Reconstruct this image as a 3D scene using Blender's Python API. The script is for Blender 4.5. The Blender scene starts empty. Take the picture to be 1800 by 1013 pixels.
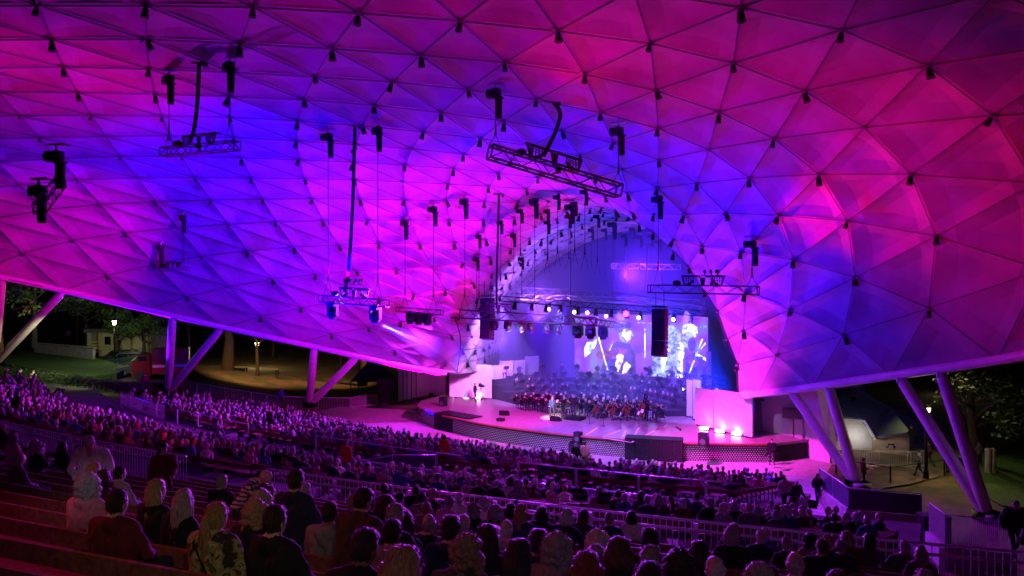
import bpy, bmesh, math, random
import numpy as np
from mathutils import Vector, Matrix, Euler
from mathutils.bvhtree import BVHTree
random.seed(7); rng = np.random.default_rng(7)
SC = bpy.context.scene; COL = SC.collection
R = math.radians
# ------------------------------------------------------------ camera, sky, lamps, exposure
F = 1285.0; H = 11.9                      # focal length in photo pixels, eye height above the arena floor
cam = bpy.data.objects.new('camera', bpy.data.cameras.new('camera')); COL.objects.link(cam)
cam.location = (0, 0, H); cam.rotation_euler = (R(90), 0, 0)
cam.data.sensor_width = 36; cam.data.lens = 36 * F / 1800
cam.data.clip_start = 0.1; cam.data.clip_end = 1500
SC.camera = cam
world = bpy.data.worlds.new('World'); SC.world = world; world.use_nodes = True
wn = world.node_tree.nodes; wl = world.node_tree.links
sky = wn.new('ShaderNodeTexSky'); sky.sky_type = 'NISHITA'; sky.sun_disc = False
sky.sun_elevation = R(2); sky.sun_rotation = R(150)
wl.new(sky.outputs[0], wn['Background'].inputs[0]); wn['Background'].inputs[1].default_value = 0.0006
sund = bpy.data.lights.new('moon', 'SUN'); sund.energy = 0.012; sund.angle = R(0.5); sund.color = (.6, .7, 1)
sun = bpy.data.objects.new('moon', sund); COL.objects.link(sun); sun.rotation_euler = (R(50), 0, R(150))
SC.view_settings.view_transform = 'Standard'; SC.view_settings.look = 'None'
SC.view_settings.exposure = 0.0; SC.view_settings.gamma = 1.0
cy = SC.cycles
cy.use_denoising = True
try: cy.denoiser = 'OPENIMAGEDENOISE'
except Exception: pass
cy.max_bounces = 6; cy.diffuse_bounces = 4; cy.glossy_bounces = 2; cy.transmission_bounces = 2; cy.volume_bounces = 0
cy.sample_clamp_indirect = 6; cy.caustics_reflective = False; cy.caustics_refractive = False
cy.volume_step_rate = 4; cy.use_light_tree = True

# stage coordinates: u along the stage front, v into the stage (negative towards the audience)
O = np.array([4.4, 57.0]); S_ = np.array([.860, -.510]); N_ = np.array([.510, .860])
def W(u, v, z=0.0):
    p = O + S_ * u + N_ * v
    return Vector((float(p[0]), float(p[1]), float(z)))
def UV(x, y):
    d = np.array([x, y]) - O
    return float(d @ S_), float(d @ N_)
def at(px, py, Y): return Vector(((px - 900) * Y / F, Y, H - (py - 506.5) * Y / F))
def onz(px, py, z): return at(px, py, F * (H - z) / (py - 506.5))
SROT = math.atan2(S_[1], S_[0])            # rotation of the stage front
CEN = O + N_ * 70                           # centre of the curved seating rows
def Rad(x, y): return math.hypot(x - CEN[0], y - CEN[1])
TH0 = math.atan2(-N_[1], -N_[0])            # direction centre -> audience
def RP(r, w, z=0.0):                        # point on row of radius r, w metres along the row from the axis (+ right)
    a = TH0 + w / r
    return Vector((CEN[0] + r * math.cos(a), CEN[1] + r * math.sin(a), z))
def smooth(a, b, t):
    t = min(1, max(0, (t - a) / (b - a))); return t * t * (3 - 2 * t)
gR = [60, 78.5, 93.0, 97.0, 105.6, 107.5, 124.0, 140]
gZ = [0, 0, 2.95, 3.2, 5.45, 5.6, 10.2, 14.6]
def floor_z(r): return float(np.interp(r, gR, gZ))

# ------------------------------------------------------------ materials
MATS = {}
def mat(name, col=(.5, .5, .5), rough=.6, metal=0.0, noise=0.0, scale=8.0, bump=0.0, emit=None, es=0.0, col2=None, objcol=False, attr=None, spec=None, alpha=None):
    if name in MATS: return MATS[name]
    m = bpy.data.materials.new(name); m.use_nodes = True
    nt = m.node_tree; b = nt.nodes['Principled BSDF']
    b.inputs['Base Color'].default_value = (*col, 1); b.inputs['Roughness'].default_value = rough
    b.inputs['Metallic'].default_value = metal
    if spec is not None: b.inputs['Specular IOR Level'].default_value = spec
    src = None
    if objcol:
        oi = nt.nodes.new('ShaderNodeObjectInfo'); src = oi.outputs['Color']
    if attr:
        at_ = nt.nodes.new('ShaderNodeAttribute'); at_.attribute_name = attr; src = at_.outputs['Color']
    if noise or bump or col2:
        tc = nt.nodes.new('ShaderNodeTexCoord'); nz = nt.nodes.new('ShaderNodeTexNoise')
        nz.inputs['Scale'].default_value = scale; nz.inputs['Detail'].default_value = 6
        if name == 'hair':
            mp = nt.nodes.new('ShaderNodeMapping'); mp.inputs['Scale'].default_value = (1.6, 1.6, .18); nt.links.new(tc.outputs['Object'], mp.inputs[0]); nt.links.new(mp.outputs[0], nz.inputs['Vector'])
        else: nt.links.new(tc.outputs['Object'], nz.inputs['Vector'])
        if noise or col2:
            if src is None:
                rgb = nt.nodes.new('ShaderNodeRGB'); rgb.outputs[0].default_value = (*col, 1); src = rgb.outputs[0]
            mx = nt.nodes.new('ShaderNodeMix'); mx.data_type = 'RGBA'
            if col2:
                mr = nt.nodes.new('ShaderNodeMapRange'); mr.inputs[1].default_value = .42; mr.inputs[2].default_value = .58
                nt.links.new(nz.outputs['Fac'], mr.inputs[0]); nt.links.new(mr.outputs[0], mx.inputs[0])
                nt.links.new(src, mx.inputs[6]); mx.inputs[7].default_value = (*col2, 1)
            else:
                mx.blend_type = 'MULTIPLY'; mx.inputs[0].default_value = 1.0
                mr = nt.nodes.new('ShaderNodeMapRange'); mr.inputs[1].default_value = .3; mr.inputs[2].default_value = .7
                mr.inputs[3].default_value = 1 - noise; mr.inputs[4].default_value = 1 + noise * .5
                nt.links.new(nz.outputs['Fac'], mr.inputs[0])
                nt.links.new(src, mx.inputs[6]); nt.links.new(mr.outputs[0], mx.inputs[7])
            src = mx.outputs[2]
        if bump:
            bp = nt.nodes.new('ShaderNodeBump'); bp.inputs['Strength'].default_value = bump; bp.inputs['Distance'].default_value = .02
            nt.links.new(nz.outputs['Fac'], bp.inputs['Height']); nt.links.new(bp.outputs[0], b.inputs['Normal'])
    if src is not None: nt.links.new(src, b.inputs['Base Color'])
    if emit:
        b.inputs['Emission Color'].default_value = (*emit, 1); b.inputs['Emission Strength'].default_value = es
    MATS[name] = m; return m
M_fabric = mat('canopy_fabric', (.36, .355, .36), .7, noise=.30, scale=.35, bump=.35, spec=.2)
M_steel = mat('painted_steel', (.12, .12, .13), .5, noise=.2, scale=4)
M_white = mat('white_paint', (.75, .74, .76), .45, noise=.1, scale=2)
M_wstrut = mat('strut_paint', (.62, .61, .63), .45, noise=.15, scale=3)
M_black = mat('black_metal', (.008, .008, .010), .55, spec=.25, noise=.3, scale=6)
M_truss = mat('truss_metal', (.01, .01, .012), .45)
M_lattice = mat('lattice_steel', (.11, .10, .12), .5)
M_lattice_shade = mat('shaded_lattice_steel', (.05, .045, .055), .5)  # same steel darkened: shade of the near right roof put into its colour
M_truss2 = mat('aluminium_truss', (.45, .45, .48), .3, metal=.8)
M_conc = mat('concrete', (.13, .125, .12), .85, noise=.35, scale=1.3, bump=.3)
M_conc2 = mat('pale_concrete', (.42, .41, .40), .8, noise=.3, scale=2.5, bump=.3)
M_wood = mat('bench_wood', (.22, .09, .05), .8, noise=.5, scale=14, bump=.3)
M_rail = mat('rail_metal', (.62, .62, .64), .35, metal=.35, noise=.2, scale=20)
M_grass = mat('grass', (.05, .13, .025), .95, noise=.7, scale=9, bump=.6)
M_soil = mat('park_soil', (.16, .105, .06), .95, noise=.6, scale=.5, bump=.4, col2=(.07, .08, .03))
M_asph = mat('asphalt', (.10, .095, .08), .9, noise=.3, scale=3)
M_curtain = mat('black_drape', (.012, .012, .016), .95, noise=.4, scale=5)
M_glass = mat('dark_glass', (.01, .012, .015), .06)
M_rubber = mat('rubber', (.02, .02, .02), .8)
M_bark = mat('bark', (.07, .05, .035), .95, noise=.5, scale=8, bump=.8)
M_leaf = mat('leaves', (.07, .13, .025), .6, noise=.5, scale=3)
M_hedge = mat('hedge_leaves', (.035, .06, .025), .7, noise=.5, scale=3)
M_skin = mat('skin', (.52, .33, .25), .55, noise=.1, scale=10)
M_skin2 = mat('dark_skin', (.20, .11, .075), .55, noise=.1, scale=10)
M_trouser = mat('trouser_cloth', (.025, .028, .04), .9, noise=.3, scale=30)
M_shoe = mat('shoe_leather', (.02, .015, .012), .5)
M_eye = mat('eye', (.02, .02, .02), .2)
M_top = mat('top_cloth', (.2, .2, .2), .9, noise=.25, scale=22, bump=.25, objcol=True)
M_hair = mat('hair', (.2, .2, .2), .5, noise=.6, scale=70, bump=.9, objcol=True)
M_crowd = mat('crowd_cloth', (.2, .2, .2), .85, attr='col')

# ------------------------------------------------------------ mesh builder
class MB:
    def __init__(s): s.v = []; s.f = []; s.m = []
    def add(s, vs, fs, mi=0):
        o = len(s.v); s.v.extend([tuple(v) for v in vs]); s.f.extend([tuple(i + o for i in f) for f in fs]); s.m.extend([mi] * len(fs)); return s
    def box(s, c, d, rz=0, mi=0, rot=None):
        x, y, z = d[0] / 2, d[1] / 2, d[2] / 2
        vs = [Vector(p) for p in ((-x,-y,-z),(x,-y,-z),(x,y,-z),(-x,y,-z),(-x,-y,z),(x,-y,z),(x,y,z),(-x,y,z))]
        m = rot if rot is not None else Matrix.Rotation(rz, 3, 'Z')
        c = Vector(c)
        return s.add([m @ v + c for v in vs], [(0,3,2,1),(4,5,6,7),(0,1,5,4),(1,2,6,5),(2,3,7,6),(3,0,4,7)], mi)
    def tube(s, p, q, r0, r1=None, n=8, mi=0, cap=True):
        p = Vector(p); q = Vector(q); r1 = r0 if r1 is None else r1
        d = (q - p)
        if d.length < 1e-6: return s
        d.normalize(); a = d.orthogonal().normalized(); b = d.cross(a)
        vs = []
        for c, r in ((p, r0), (q, r1)):
            for i in range(n):
                t = 2 * math.pi * i / n; vs.append(c + (a * math.cos(t) + b * math.sin(t)) * r)
        fs = [(i, (i + 1) % n, n + (i + 1) % n, n + i) for i in range(n)]
        if cap: fs += [tuple(range(n - 1, -1, -1)), tuple(range(n, 2 * n))]
        return s.add(vs, fs, mi)
    def path(s, pts, r, n=8, mi=0, closed=False):
        pts = [Vector(p) for p in pts]; rs = r if isinstance(r, (list, tuple)) else [r] * len(pts)
        vs = []; prev = None
        for k, p in enumerate(pts):
            d = (pts[min(k + 1, len(pts) - 1)] - pts[max(k - 1, 0)]).normalized()
            a = d.orthogonal().normalized() if prev is None else (prev - d * prev.dot(d)).normalized()
            prev = a; b = d.cross(a)
            for i in range(n):
                t = 2 * math.pi * i / n; vs.append(p + (a * math.cos(t) + b * math.sin(t)) * rs[k])
        fs = []
        for k in range(len(pts) - 1):
            for i in range(n):
                fs.append((k*n+i, k*n+(i+1)%n, (k+1)*n+(i+1)%n, (k+1)*n+i))
        fs += [tuple(range(n - 1, -1, -1)), tuple(range((len(pts)-1)*n, len(pts)*n))]
        return s.add(vs, fs, mi)
    def ball(s, c, r, nu=12, nv=8, mi=0, rot=None):
        if not isinstance(r, (tuple, list)): r = (r, r, r)
        c = Vector(c); vs = [Vector((0, 0, r[2]))]; fs = []
        for j in range(1, nv):
            for i in range(nu):
                t = math.pi * j / nv; a = 2 * math.pi * i / nu
                vs.append(Vector((r[0]*math.sin(t)*math.cos(a), r[1]*math.sin(t)*math.sin(a), r[2]*math.cos(t))))
        vs.append(Vector((0, 0, -r[2])))
        for i in range(nu): fs.append((0, 1 + i, 1 + (i+1) % nu))
        for j in range(nv - 2):
            for i in range(nu):
                a = 1 + j*nu + i; b = 1 + j*nu + (i+1) % nu
                fs.append((a, a + nu, b + nu, b))
        L = len(vs) - 1
        for i in range(nu): fs.append((L, 1 + (nv-2)*nu + (i+1) % nu, 1 + (nv-2)*nu + i))
        if rot is not None: vs = [rot @ v for v in vs]
        return s.add([v + c for v in vs], fs, mi)
    def prism(s, poly, z0, z1, mi=0):           # horizontal polygon extruded
        n = len(poly)
        vs = [(p[0], p[1], z0) for p in poly] + [(p[0], p[1], z1) for p in poly]
        fs = [(i, (i+1) % n, n + (i+1) % n, n + i) for i in range(n)] + [tuple(range(n-1, -1, -1)), tuple(range(n, 2*n))]
        return s.add(vs, fs, mi)
    def slab(s, pts, off, mi=0):                 # polygon of 3d points extruded by vector off
        n = len(pts); pts = [Vector(p) for p in pts]; off = Vector(off)
        vs = pts + [p + off for p in pts]
        fs = [(i, (i+1) % n, n + (i+1) % n, n + i) for i in range(n)] + [tuple(range(n-1, -1, -1)), tuple(range(n, 2*n))]
        return s.add(vs, fs, mi)
    def mesh(s, name, mats, smooth=False, fix=True):
        me = bpy.data.meshes.new(name); me.from_pydata(s.v, [], s.f)
        for m in (mats if isinstance(mats, (list, tuple)) else [mats]): me.materials.append(m)
        me.polygons.foreach_set('material_index', s.m)
        if fix and len(s.f) < 60000:
            bm = bmesh.new(); bm.from_mesh(me); bmesh.ops.recalc_face_normals(bm, faces=bm.faces); bm.to_mesh(me); bm.free()
        if smooth: me.polygons.foreach_set('use_smooth', [True] * len(me.polygons))
        me.update(); return me
    def build(s, name, mats, parent=None, smooth=False, loc=None, rz=0, kind=None):
        o = bpy.data.objects.new(name, s.mesh(name, mats, smooth)); COL.objects.link(o)
        if parent is not None: o.parent = parent
        if loc is not None: o.location = loc
        if rz: o.rotation_euler.z = rz
        if kind: o['kind'] = kind
        return o
def tag(o, label, cat, group=None, kind=None):
    o['label'] = label; o['category'] = cat
    if group: o['group'] = group
    if kind: o['kind'] = kind
    return o
def empty(name, label, cat, loc=(0, 0, 0), rz=0, group=None):
    o = bpy.data.objects.new(name, None); COL.objects.link(o); o.location = loc; o.rotation_euler.z = rz
    o.empty_display_size = .1
    return tag(o, label, cat, group)
def children(o): return [c for c in bpy.data.objects if c.parent == o]
KIDS = {}
def freeze(o):                                   # remember the parts of a template
    KIDS[o.name] = []
    for c in children(o):
        KIDS[o.name].append(c); freeze(c)
    return o
def dup(o, loc=None, rz=None, label=None, group=None, parent=None):
    c = o.copy(); COL.objects.link(c)
    if parent is not None: c.parent = parent
    if loc is not None: c.location = loc
    if rz is not None: c.rotation_euler = (0, 0, rz)
    if label: c['label'] = label
    if group: c['group'] = group
    for k in KIDS.get(o.name, []): dup(k, parent=c)
    KIDS[c.name] = []
    return c
class Kit:                                       # a kind of thing: the first use is the template itself, later uses are copies
    def __init__(s, root): s.root = freeze(root); s.used = False
    def put(s, loc, rz=0, label=None, group=None, rot=None, scale=None):
        if s.used: o = dup(s.root, loc, rz, label, group)
        else:
            o = s.root; o.location = loc; o.rotation_euler = (0, 0, rz); s.used = True
            if label: o['label'] = label
            if group: o['group'] = group
        o.rotation_euler = rot if rot is not None else (0, 0, rz)
        o.scale = scale if scale is not None else (1, 1, 1)
        return o
ORD = ['first','second','third','fourth','fifth','sixth','seventh','eighth','ninth','tenth','eleventh','twelfth','thirteenth','fourteenth','fifteenth','sixteenth','seventeenth','eighteenth','nineteenth','twentieth']
def ordn(k):
    if k <= 20: return ORD[k-1]
    s = {1:'st',2:'nd',3:'rd'}.get(k % 10 if k % 100 not in (11,12,13) else 0, 'th'); return f'{k}{s}'
def lamp(kind, loc, target, col, power, size=.15, angle=40, blend=.6, name='lamp', parent=None):
    d = bpy.data.lights.new(name, kind); d.energy = power; d.color = col
    if kind == 'SPOT': d.spot_size = R(angle); d.spot_blend = blend; d.shadow_soft_size = size
    elif kind == 'POINT': d.shadow_soft_size = size
    o = bpy.data.objects.new(name, d); COL.objects.link(o); o.location = loc
    if target is not None: o.rotation_euler = (Vector(target) - Vector(loc)).to_track_quat('-Z', 'Y').to_euler()
    if parent is not None: o.parent = parent
    return o
# ------------------------------------------------------------ canopy
vk = [-64, -45, -30, -20, -10, -5, -1, 2, 6, 10, 20]
def curve(ks, vs):
    vv = np.linspace(-66, 22, 881); y = np.interp(vv, ks, vs)
    ker = np.exp(-np.linspace(-2, 2, 41) ** 2); ker /= ker.sum()
    yp = np.pad(y, 20, mode='reflect', reflect_type='odd'); y = np.convolve(yp, ker, 'valid')
    return lambda v: float(np.interp(v, vv, y))
cw = curve(vk, [56, 52.5, 45.5, 38, 27, 21, 15.6, 12.2, 12.8, 14.3, 19.2])
ce = curve(vk, [16.5, 16.8, 15, 12.2, 8.4, 6.6, 5.0, 4.2, 4.0, 3.8, 3.0])
ch = curve(vk, [22.5, 24.3, 24.0, 22.9, 21.0, 20.0, 19.2, 18.7, 18.5, 18.4, 18.0])
cm = curve(vk, [2.2, 2.4, 2.4, 2.4, 2.2, 2.0, 1.75, 1.72, 1.8, 1.9, 2.0])
def arch(v, t, n=200):
    w, e, h, m = cw(v), ce(v), ch(v), cm(v)
    th = np.linspace(math.pi, 0, n); c = np.cos(th); s = np.sin(th)
    u = w * np.sign(c) * np.abs(c) ** (2 / m); z = e + (h - e) * np.abs(s) ** (2 / m)
    L = np.concatenate([[0], np.cumsum(np.hypot(np.diff(u), np.diff(z)))]); L /= L[-1]
    return np.interp(t, L, u), np.interp(t, L, z)
NA = 26
def TT(i): x = i / NA; return .68 * x + .32 * x * x
vr = []; v = 20.0
while v > -62:
    vr.append(v); v -= float(np.interp(v, [-40, -20, -5, 2, 20], [4.9, 4.5, 3.8, 2.8, 2.9]))
vodd = [20.0] + [(p + q) / 2 for p, q in zip(vr, vr[1:])] + [vr[-1]]
nodes = []
for i in range(NA + 1):                      # steel lines run lengthwise at constant t, their nodes staggered
    col_ = []
    for v in (vr if i % 2 == 0 else vodd):
        u, z = arch(v, TT(i)); col_.append(W(float(u), v, float(z)))
    nodes.append(col_)
tris = []
for i in range(NA):
    A, B = (i, i + 1) if i % 2 == 0 else (i + 1, i)      # A even column (n nodes), B odd column (n+1 nodes)
    for j in range(len(vr)):
        tris.append(((A, j), (B, j), (B, j + 1)))
        if j < len(vr) - 1: tris.append(((A, j), (B, j + 1), (A, j + 1)))
def nd(k): return nodes[k[0]][k[1]]
# fabric: each triangle billows outwards a little between its struts
SUB = 5
skin = MB(); K = []
for a in range(SUB + 1):
    for b in range(SUB + 1 - a): K.append((a, b))
ki = {k: i for i, k in enumerate(K)}; KF = []
for a in range(SUB):
    for b in range(SUB - a):
        KF.append((ki[a, b], ki[a + 1, b], ki[a, b + 1]))
        if a + b < SUB - 1: KF.append((ki[a + 1, b], ki[a + 1, b + 1], ki[a, b + 1]))
flat = MB(); lat_shade = MB()
def near_(p):
    uu, vv_ = UV(p.x, p.y); return vv_ < -14 and uu > -22 + (-14 - vv_) * .2
for t in tris:
    P, Q, T_ = (nd(k) for k in t)
    n = (Q - P).cross(T_ - P)
    if n.length < 1e-4: continue
    n.normalize(); c = (P + Q + T_) / 3
    uu, vv_ = UV(c.x, c.y)
    inward = W(0, vv_, 6) - c
    if n.dot(inward) > 0: n = -n                        # outward
    sz = ((Q - P).length + (T_ - P).length) / 2
    vs = []
    for a, b in K:
        x, y = a / SUB, b / SUB; w = 1 - x - y
        p = P * w + Q * x + T_ * y
        bul = (27 * x * y * w) * .075 * sz + (1 - (x*x + y*y + w*w - 1/3) * 1.5) * .0
        vs.append(p + n * bul)
    skin.add(vs, KF); flat.add([P, Q, T_], [(0, 1, 2)])
canopy = empty('shell_canopy', 'huge white fabric shell roof on a triangular steel lattice, glowing magenta, blue and red', 'canopy', W(0, 0, 0))
CI = W(0, 0, 0)
def shift(mb): mb.v = [(a[0]-CI.x, a[1]-CI.y, a[2]-CI.z) for a in mb.v]; return mb
BV = BVHTree.FromPolygons([Vector(v) for v in flat.v], flat.f)
shift(skin); sk = skin.mesh('skin', M_fabric, smooth=True, fix=False)
bm = bmesh.new(); bm.from_mesh(sk); bmesh.ops.remove_doubles(bm, verts=bm.verts, dist=1e-5)
cn = W(0, -25, 8) - CI
# keep panels creased along the lattice
for e in bm.edges:
    if len(e.link_faces) == 2 and e.calc_face_angle(0) > R(3.5): e.smooth = False
bm.to_mesh(sk); bm.free()
so = bpy.data.objects.new('fabric_skin', sk); COL.objects.link(so); so.parent = canopy
edges = set()
for t in tris:
    for a, b in ((0, 1), (1, 2), (2, 0)):
        e = tuple(sorted((t[a], t[b]))); edges.add(e)
lat = MB(); lat_shade = MB()
def near_(p):
    uu, vv_ = UV(p.x, p.y); return vv_ < -14 and uu > -22 + (-14 - vv_) * .2
def inw(k):
    p = nd(k); uu, vv_ = UV(p.x, p.y); d = W(uu * .3, vv_, 5) - p; return p + d.normalized() * .10
for a, b in edges:
    p, q = inw(a), inw(b)
    if (p - q).length < .05: continue
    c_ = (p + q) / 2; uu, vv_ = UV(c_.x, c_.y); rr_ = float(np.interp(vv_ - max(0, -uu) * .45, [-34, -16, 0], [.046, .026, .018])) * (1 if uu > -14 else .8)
    (lat_shade if vv_ < -24 and uu > 0 else lat).tube(p, q, rr_, n=5, cap=False)  # near right bars go to the copy with shade in its colour
for i, row in enumerate(nodes[1:-1], 1):
    for j, p in enumerate(row):
        lat.ball(inw((i, j)), (.16, .16, .10), 8, 5)
shift(lat).build('lattice_frame', M_lattice, canopy, smooth=True)
shift(lat_shade).build('lattice_frame', M_lattice_shade, canopy, smooth=True)
# rim tubes along both lower edges and the rolled tips
def edge_pt(v, sgn): return W(sgn * cw(v), v, ce(v))
for sgn in (-1, 1):
    rim = MB(); vs_ = np.concatenate([np.linspace(-60, -6, 40), np.linspace(-5, 1.6, 12)])
    pts = [edge_pt(v, sgn) for v in vs_]
    rr = [.24] * len(pts); rr[-1] = .2; rr[-2] = .34
    rim.path(pts, rr, 12)
    shift(rim).build('rim_tube', M_white, canopy, smooth=True)
# V-shaped supports
def strut(p, q, r0=.24, r1=.34):
    m = MB(); p = Vector(p); q = Vector(q); d = q - p
    m.path([p, p + d * .03, p + d * .07, p + d * .5, q - d * .05, q - d * .02, q], [r1 * .7, r1 * .8, r1, r1, r1 * .95, r0 * .7, r0 * .5], 12)
    m.box(q - d.normalized() * .2, (.5, .12, .3))
    m.box(p + Vector((0, 0, .1)), (1.1, 1.1, .5))
    shift(m).build('support_strut', M_wstrut, canopy, smooth=True)
BVdown = lambda x, y: BV.ray_cast(Vector((x, y, -5)), Vector((0, 0, 1)))[0]
def hit(px, py):
    d = Vector(((px - 900) / F, 1, -(py - 506.5) / F))
    r = BV.ray_cast(Vector((0, 0, H)), d.normalized())
    return r[0]
def edge_at_px(px, sgn):
    best = None
    for v in np.linspace(-45, 2, 471):
        p = edge_pt(v, sgn)
        if p.y < 1: continue
        e = abs(900 + F * p.x / p.y - px)
        if best is None or e < best[0]: best = (e, p)
    return best[1]
for foot, tops in (((296, 690), (305, 389)), ((544, 712), (553, 626)), ((-10, 640), (110, 4))):
    Yf = 66.5 if foot[0] > 500 else (66 if foot[0] > 200 else 66)
    fz = at(foot[0], foot[1], Yf)
    for t in tops:
        q = edge_at_px(t, -1); strut(fz, q + Vector((0, 0, -.1)))
for foot, tops in (((1508, 856), (1392, 1456)), ((1738, 912), (1582, 1652))):
    fz = onz(foot[0], foot[1], 0.1)
    for t in tops:
        q = edge_at_px(t, 1); strut(fz, q + Vector((0, 0, -.1)), .24, .31)
# ------------------------------------------------------------ coloured flood lights that wash the canopy
RED = (1, .0, .04); MAG = (1, 0, .55); PNK = (1, .02, .8); BLU = (.10, 0, 1); VIO = (.38, .02, 1); PUR = (.6, 0, .9); LAV = (.30, .14, 1)
wash = []
def flood_kit():
    t = empty('flood_light', 'flood light aimed at the canopy', 'light', (0, 0, 0))
    b = MB().box((0, 0, 0), (.5, .18, .36)).box((0, .0, .0), (.56, .1, .42)); b.build('housing', M_black, t)
    MB().box((0, 0, -.3), (.1, .1, .3)).box((0, 0, -.45), (.5, .3, .04)).build('bracket', M_black, t)
    return Kit(t)
# ------------------------------------------------------------ ground, seating bowl
def left_rise(x, y):
    return 3.4 * smooth(-20, -46, x) * smooth(30, 50, y) * (1 - .8 * smooth(84, 110, y))
def ground_z(x, y):
    r = Rad(x, y); u, v = UV(x, y); z = left_rise(x, y)
    z += .35 * math.sin(x * .13) * math.sin(y * .11) * smooth(62, 80, y) + 1.5 * smooth(110, 200, y)
    if r > 77.5 and -60 < u < 40: z = min(z, floor_z(r) - .5) if v < -6 else z
    if abs(u) < 24 and -10 < v < 26: z = min(z, -.05)
    return z
gm = MB(); xs = np.concatenate([np.linspace(-400, -90, 8), np.linspace(-84, 84, 85), np.linspace(90, 400, 8)]); ys = np.concatenate([np.linspace(-60, 0, 6), np.linspace(2, 130, 65), np.linspace(140, 500, 10)])
for y in ys:
    for x in xs: gm.v.append((float(x), float(y), ground_z(float(x), float(y)) - .02))
nx = len(xs)
for j in range(len(ys) - 1):
    for i in range(nx - 1): gm.f.append((j*nx+i, j*nx+i+1, (j+1)*nx+i+1, (j+1)*nx+i)); gm.m.append(0)
gm.build('ground', M_soil, smooth=True)['kind'] = 'structure'
# arena floor in front of the stage and round its sides
af = MB()
af.prism([tuple(W(*p)[:2]) for p in ((-26, -9), (-31, -13), (-31, -22), (20, -22), (20.6, -11), (19.6, -7), (22, -3), (24, 1.5), (19, 4), (-20, 5), (-27, 3))], -.4, .0)
af.build('arena_floor', M_conc2)['kind'] = 'structure'
# stepped seating bowl: one riser per row
LOW = [79.3 + .86 * k for k in range(16)]
MID = [97.9 + .92 * k for k in range(8)]
UPP = [108.4 + .95 * k for k in range(17)]
def steps(rs, w0, w1, name, r_in, r_out):
    m = MB(); segs = 40
    edges_ = [(r_in, rs[0] - .45)] + [(r - .45, r + .45) for r in rs]
    edges_ = [(edges_[i][0], edges_[i+1][0]) for i in range(len(edges_) - 1)] + [(edges_[-1][0], r_out)]
    for a, b in edges_:
        if b - a < .02: continue
        z = floor_z((a + b) / 2)
        pa = [RP(a, w0 + (w1 - w0) * k / segs, z) for k in range(segs + 1)]; pb = [RP(b, w0 + (w1 - w0) * k / segs, z) for k in range(segs + 1)]
        n = segs + 1; vs = pa + pb + [Vector((p.x, p.y, z - 1.6)) for p in pa] + [Vector((p.x, p.y, z - 1.6)) for p in pb]
        fs = []
        for k in range(segs):
            fs += [(k, k+1, n+k+1, n+k), (2*n+k, k, k+1, 2*n+k+1)[::-1], (n+k, n+k+1, 3*n+k+1, 3*n+k)]
        fs += [(0, n, 3*n, 2*n), (segs, n+segs, 3*n+segs, 2*n+segs)]
        m.add(vs, fs)
    o = m.build(name, M_conc); o['kind'] = 'structure'; return o
steps(LOW, -33, 18.8, 'lower_terrace', 78.6, 93.2)
steps(MID, -46, 24.8, 'middle_terrace', 97.2, 105.5)
steps(UPP, -40, 40, 'upper_terrace', 107.2, 126)
for nm, a, b, w0, w1 in (('lower_walkway', 93.2, 97.2, -48, 24.8), ('upper_walkway', 105.5, 107.2, -46, 34)):
    m = MB(); n = 40
    z = floor_z((a+b)/2) - .004
    vs = []; fs = []
    for k in range(n + 1):
        w = w0 + (w1 - w0) * k / n
        vs += [RP(a, w, z), RP(b, w, z), RP(a, w, z - 1.4), RP(b, w, z - 1.4)]
    for k in range(n):
        q = 4*k; fs += [(q, q+1, q+5, q+4), (q, q+4, q+6, q+2), (q+1, q+3, q+7, q+5)]
    fs += [(0, 2, 3, 1), (4*n, 4*n+1, 4*n+3, 4*n+2)]
    m.add(vs, fs).build(nm, M_conc)['kind'] = 'structure'
# right-hand side path, retaining walls with panel fences
def wall_line(name, pts, z0, z1, th, m, label, cat, parent=None):
    b = MB()
    for p, q in zip(pts, pts[1:]):
        p = Vector((p[0], p[1], 0)); q = Vector((q[0], q[1], 0)); d = q - p
        b.box(((p.x+q.x)/2, (p.y+q.y)/2, (z0+z1)/2), (d.length + th * .9, th, z1 - z0), math.atan2(d.y, d.x))
    o = b.build(name, m, parent)
    if parent is None: tag(o, label, cat)
    return o
SECL = [(-32.5, -13), (-11.6, 6.9), (8.8, 18.2)]
SECM = [(-45, -24), (-22.6, -7.5), (-6, 5.0), (7.2, 15.5), (16.8, 24.2)]
SECU = [(-30, 3.2), (7.4, 20.6), (21.4, 36)]
LEG = bpy.data.objects.new('leg', MB().box((0, 0, .195), (.34, .05, .39)).add([(.16,-.025,0),(.24,-.025,.78),(.20,-.025,.78),(.12,-.025,0),(.16,.025,0),(.24,.025,.78),(.20,.025,.78),(.12,.025,0)], [(0,1,2,3),(7,6,5,4),(0,4,5,1),(1,5,6,2),(2,6,7,3),(3,7,4,0)]).mesh('leg', M_black))
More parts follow.
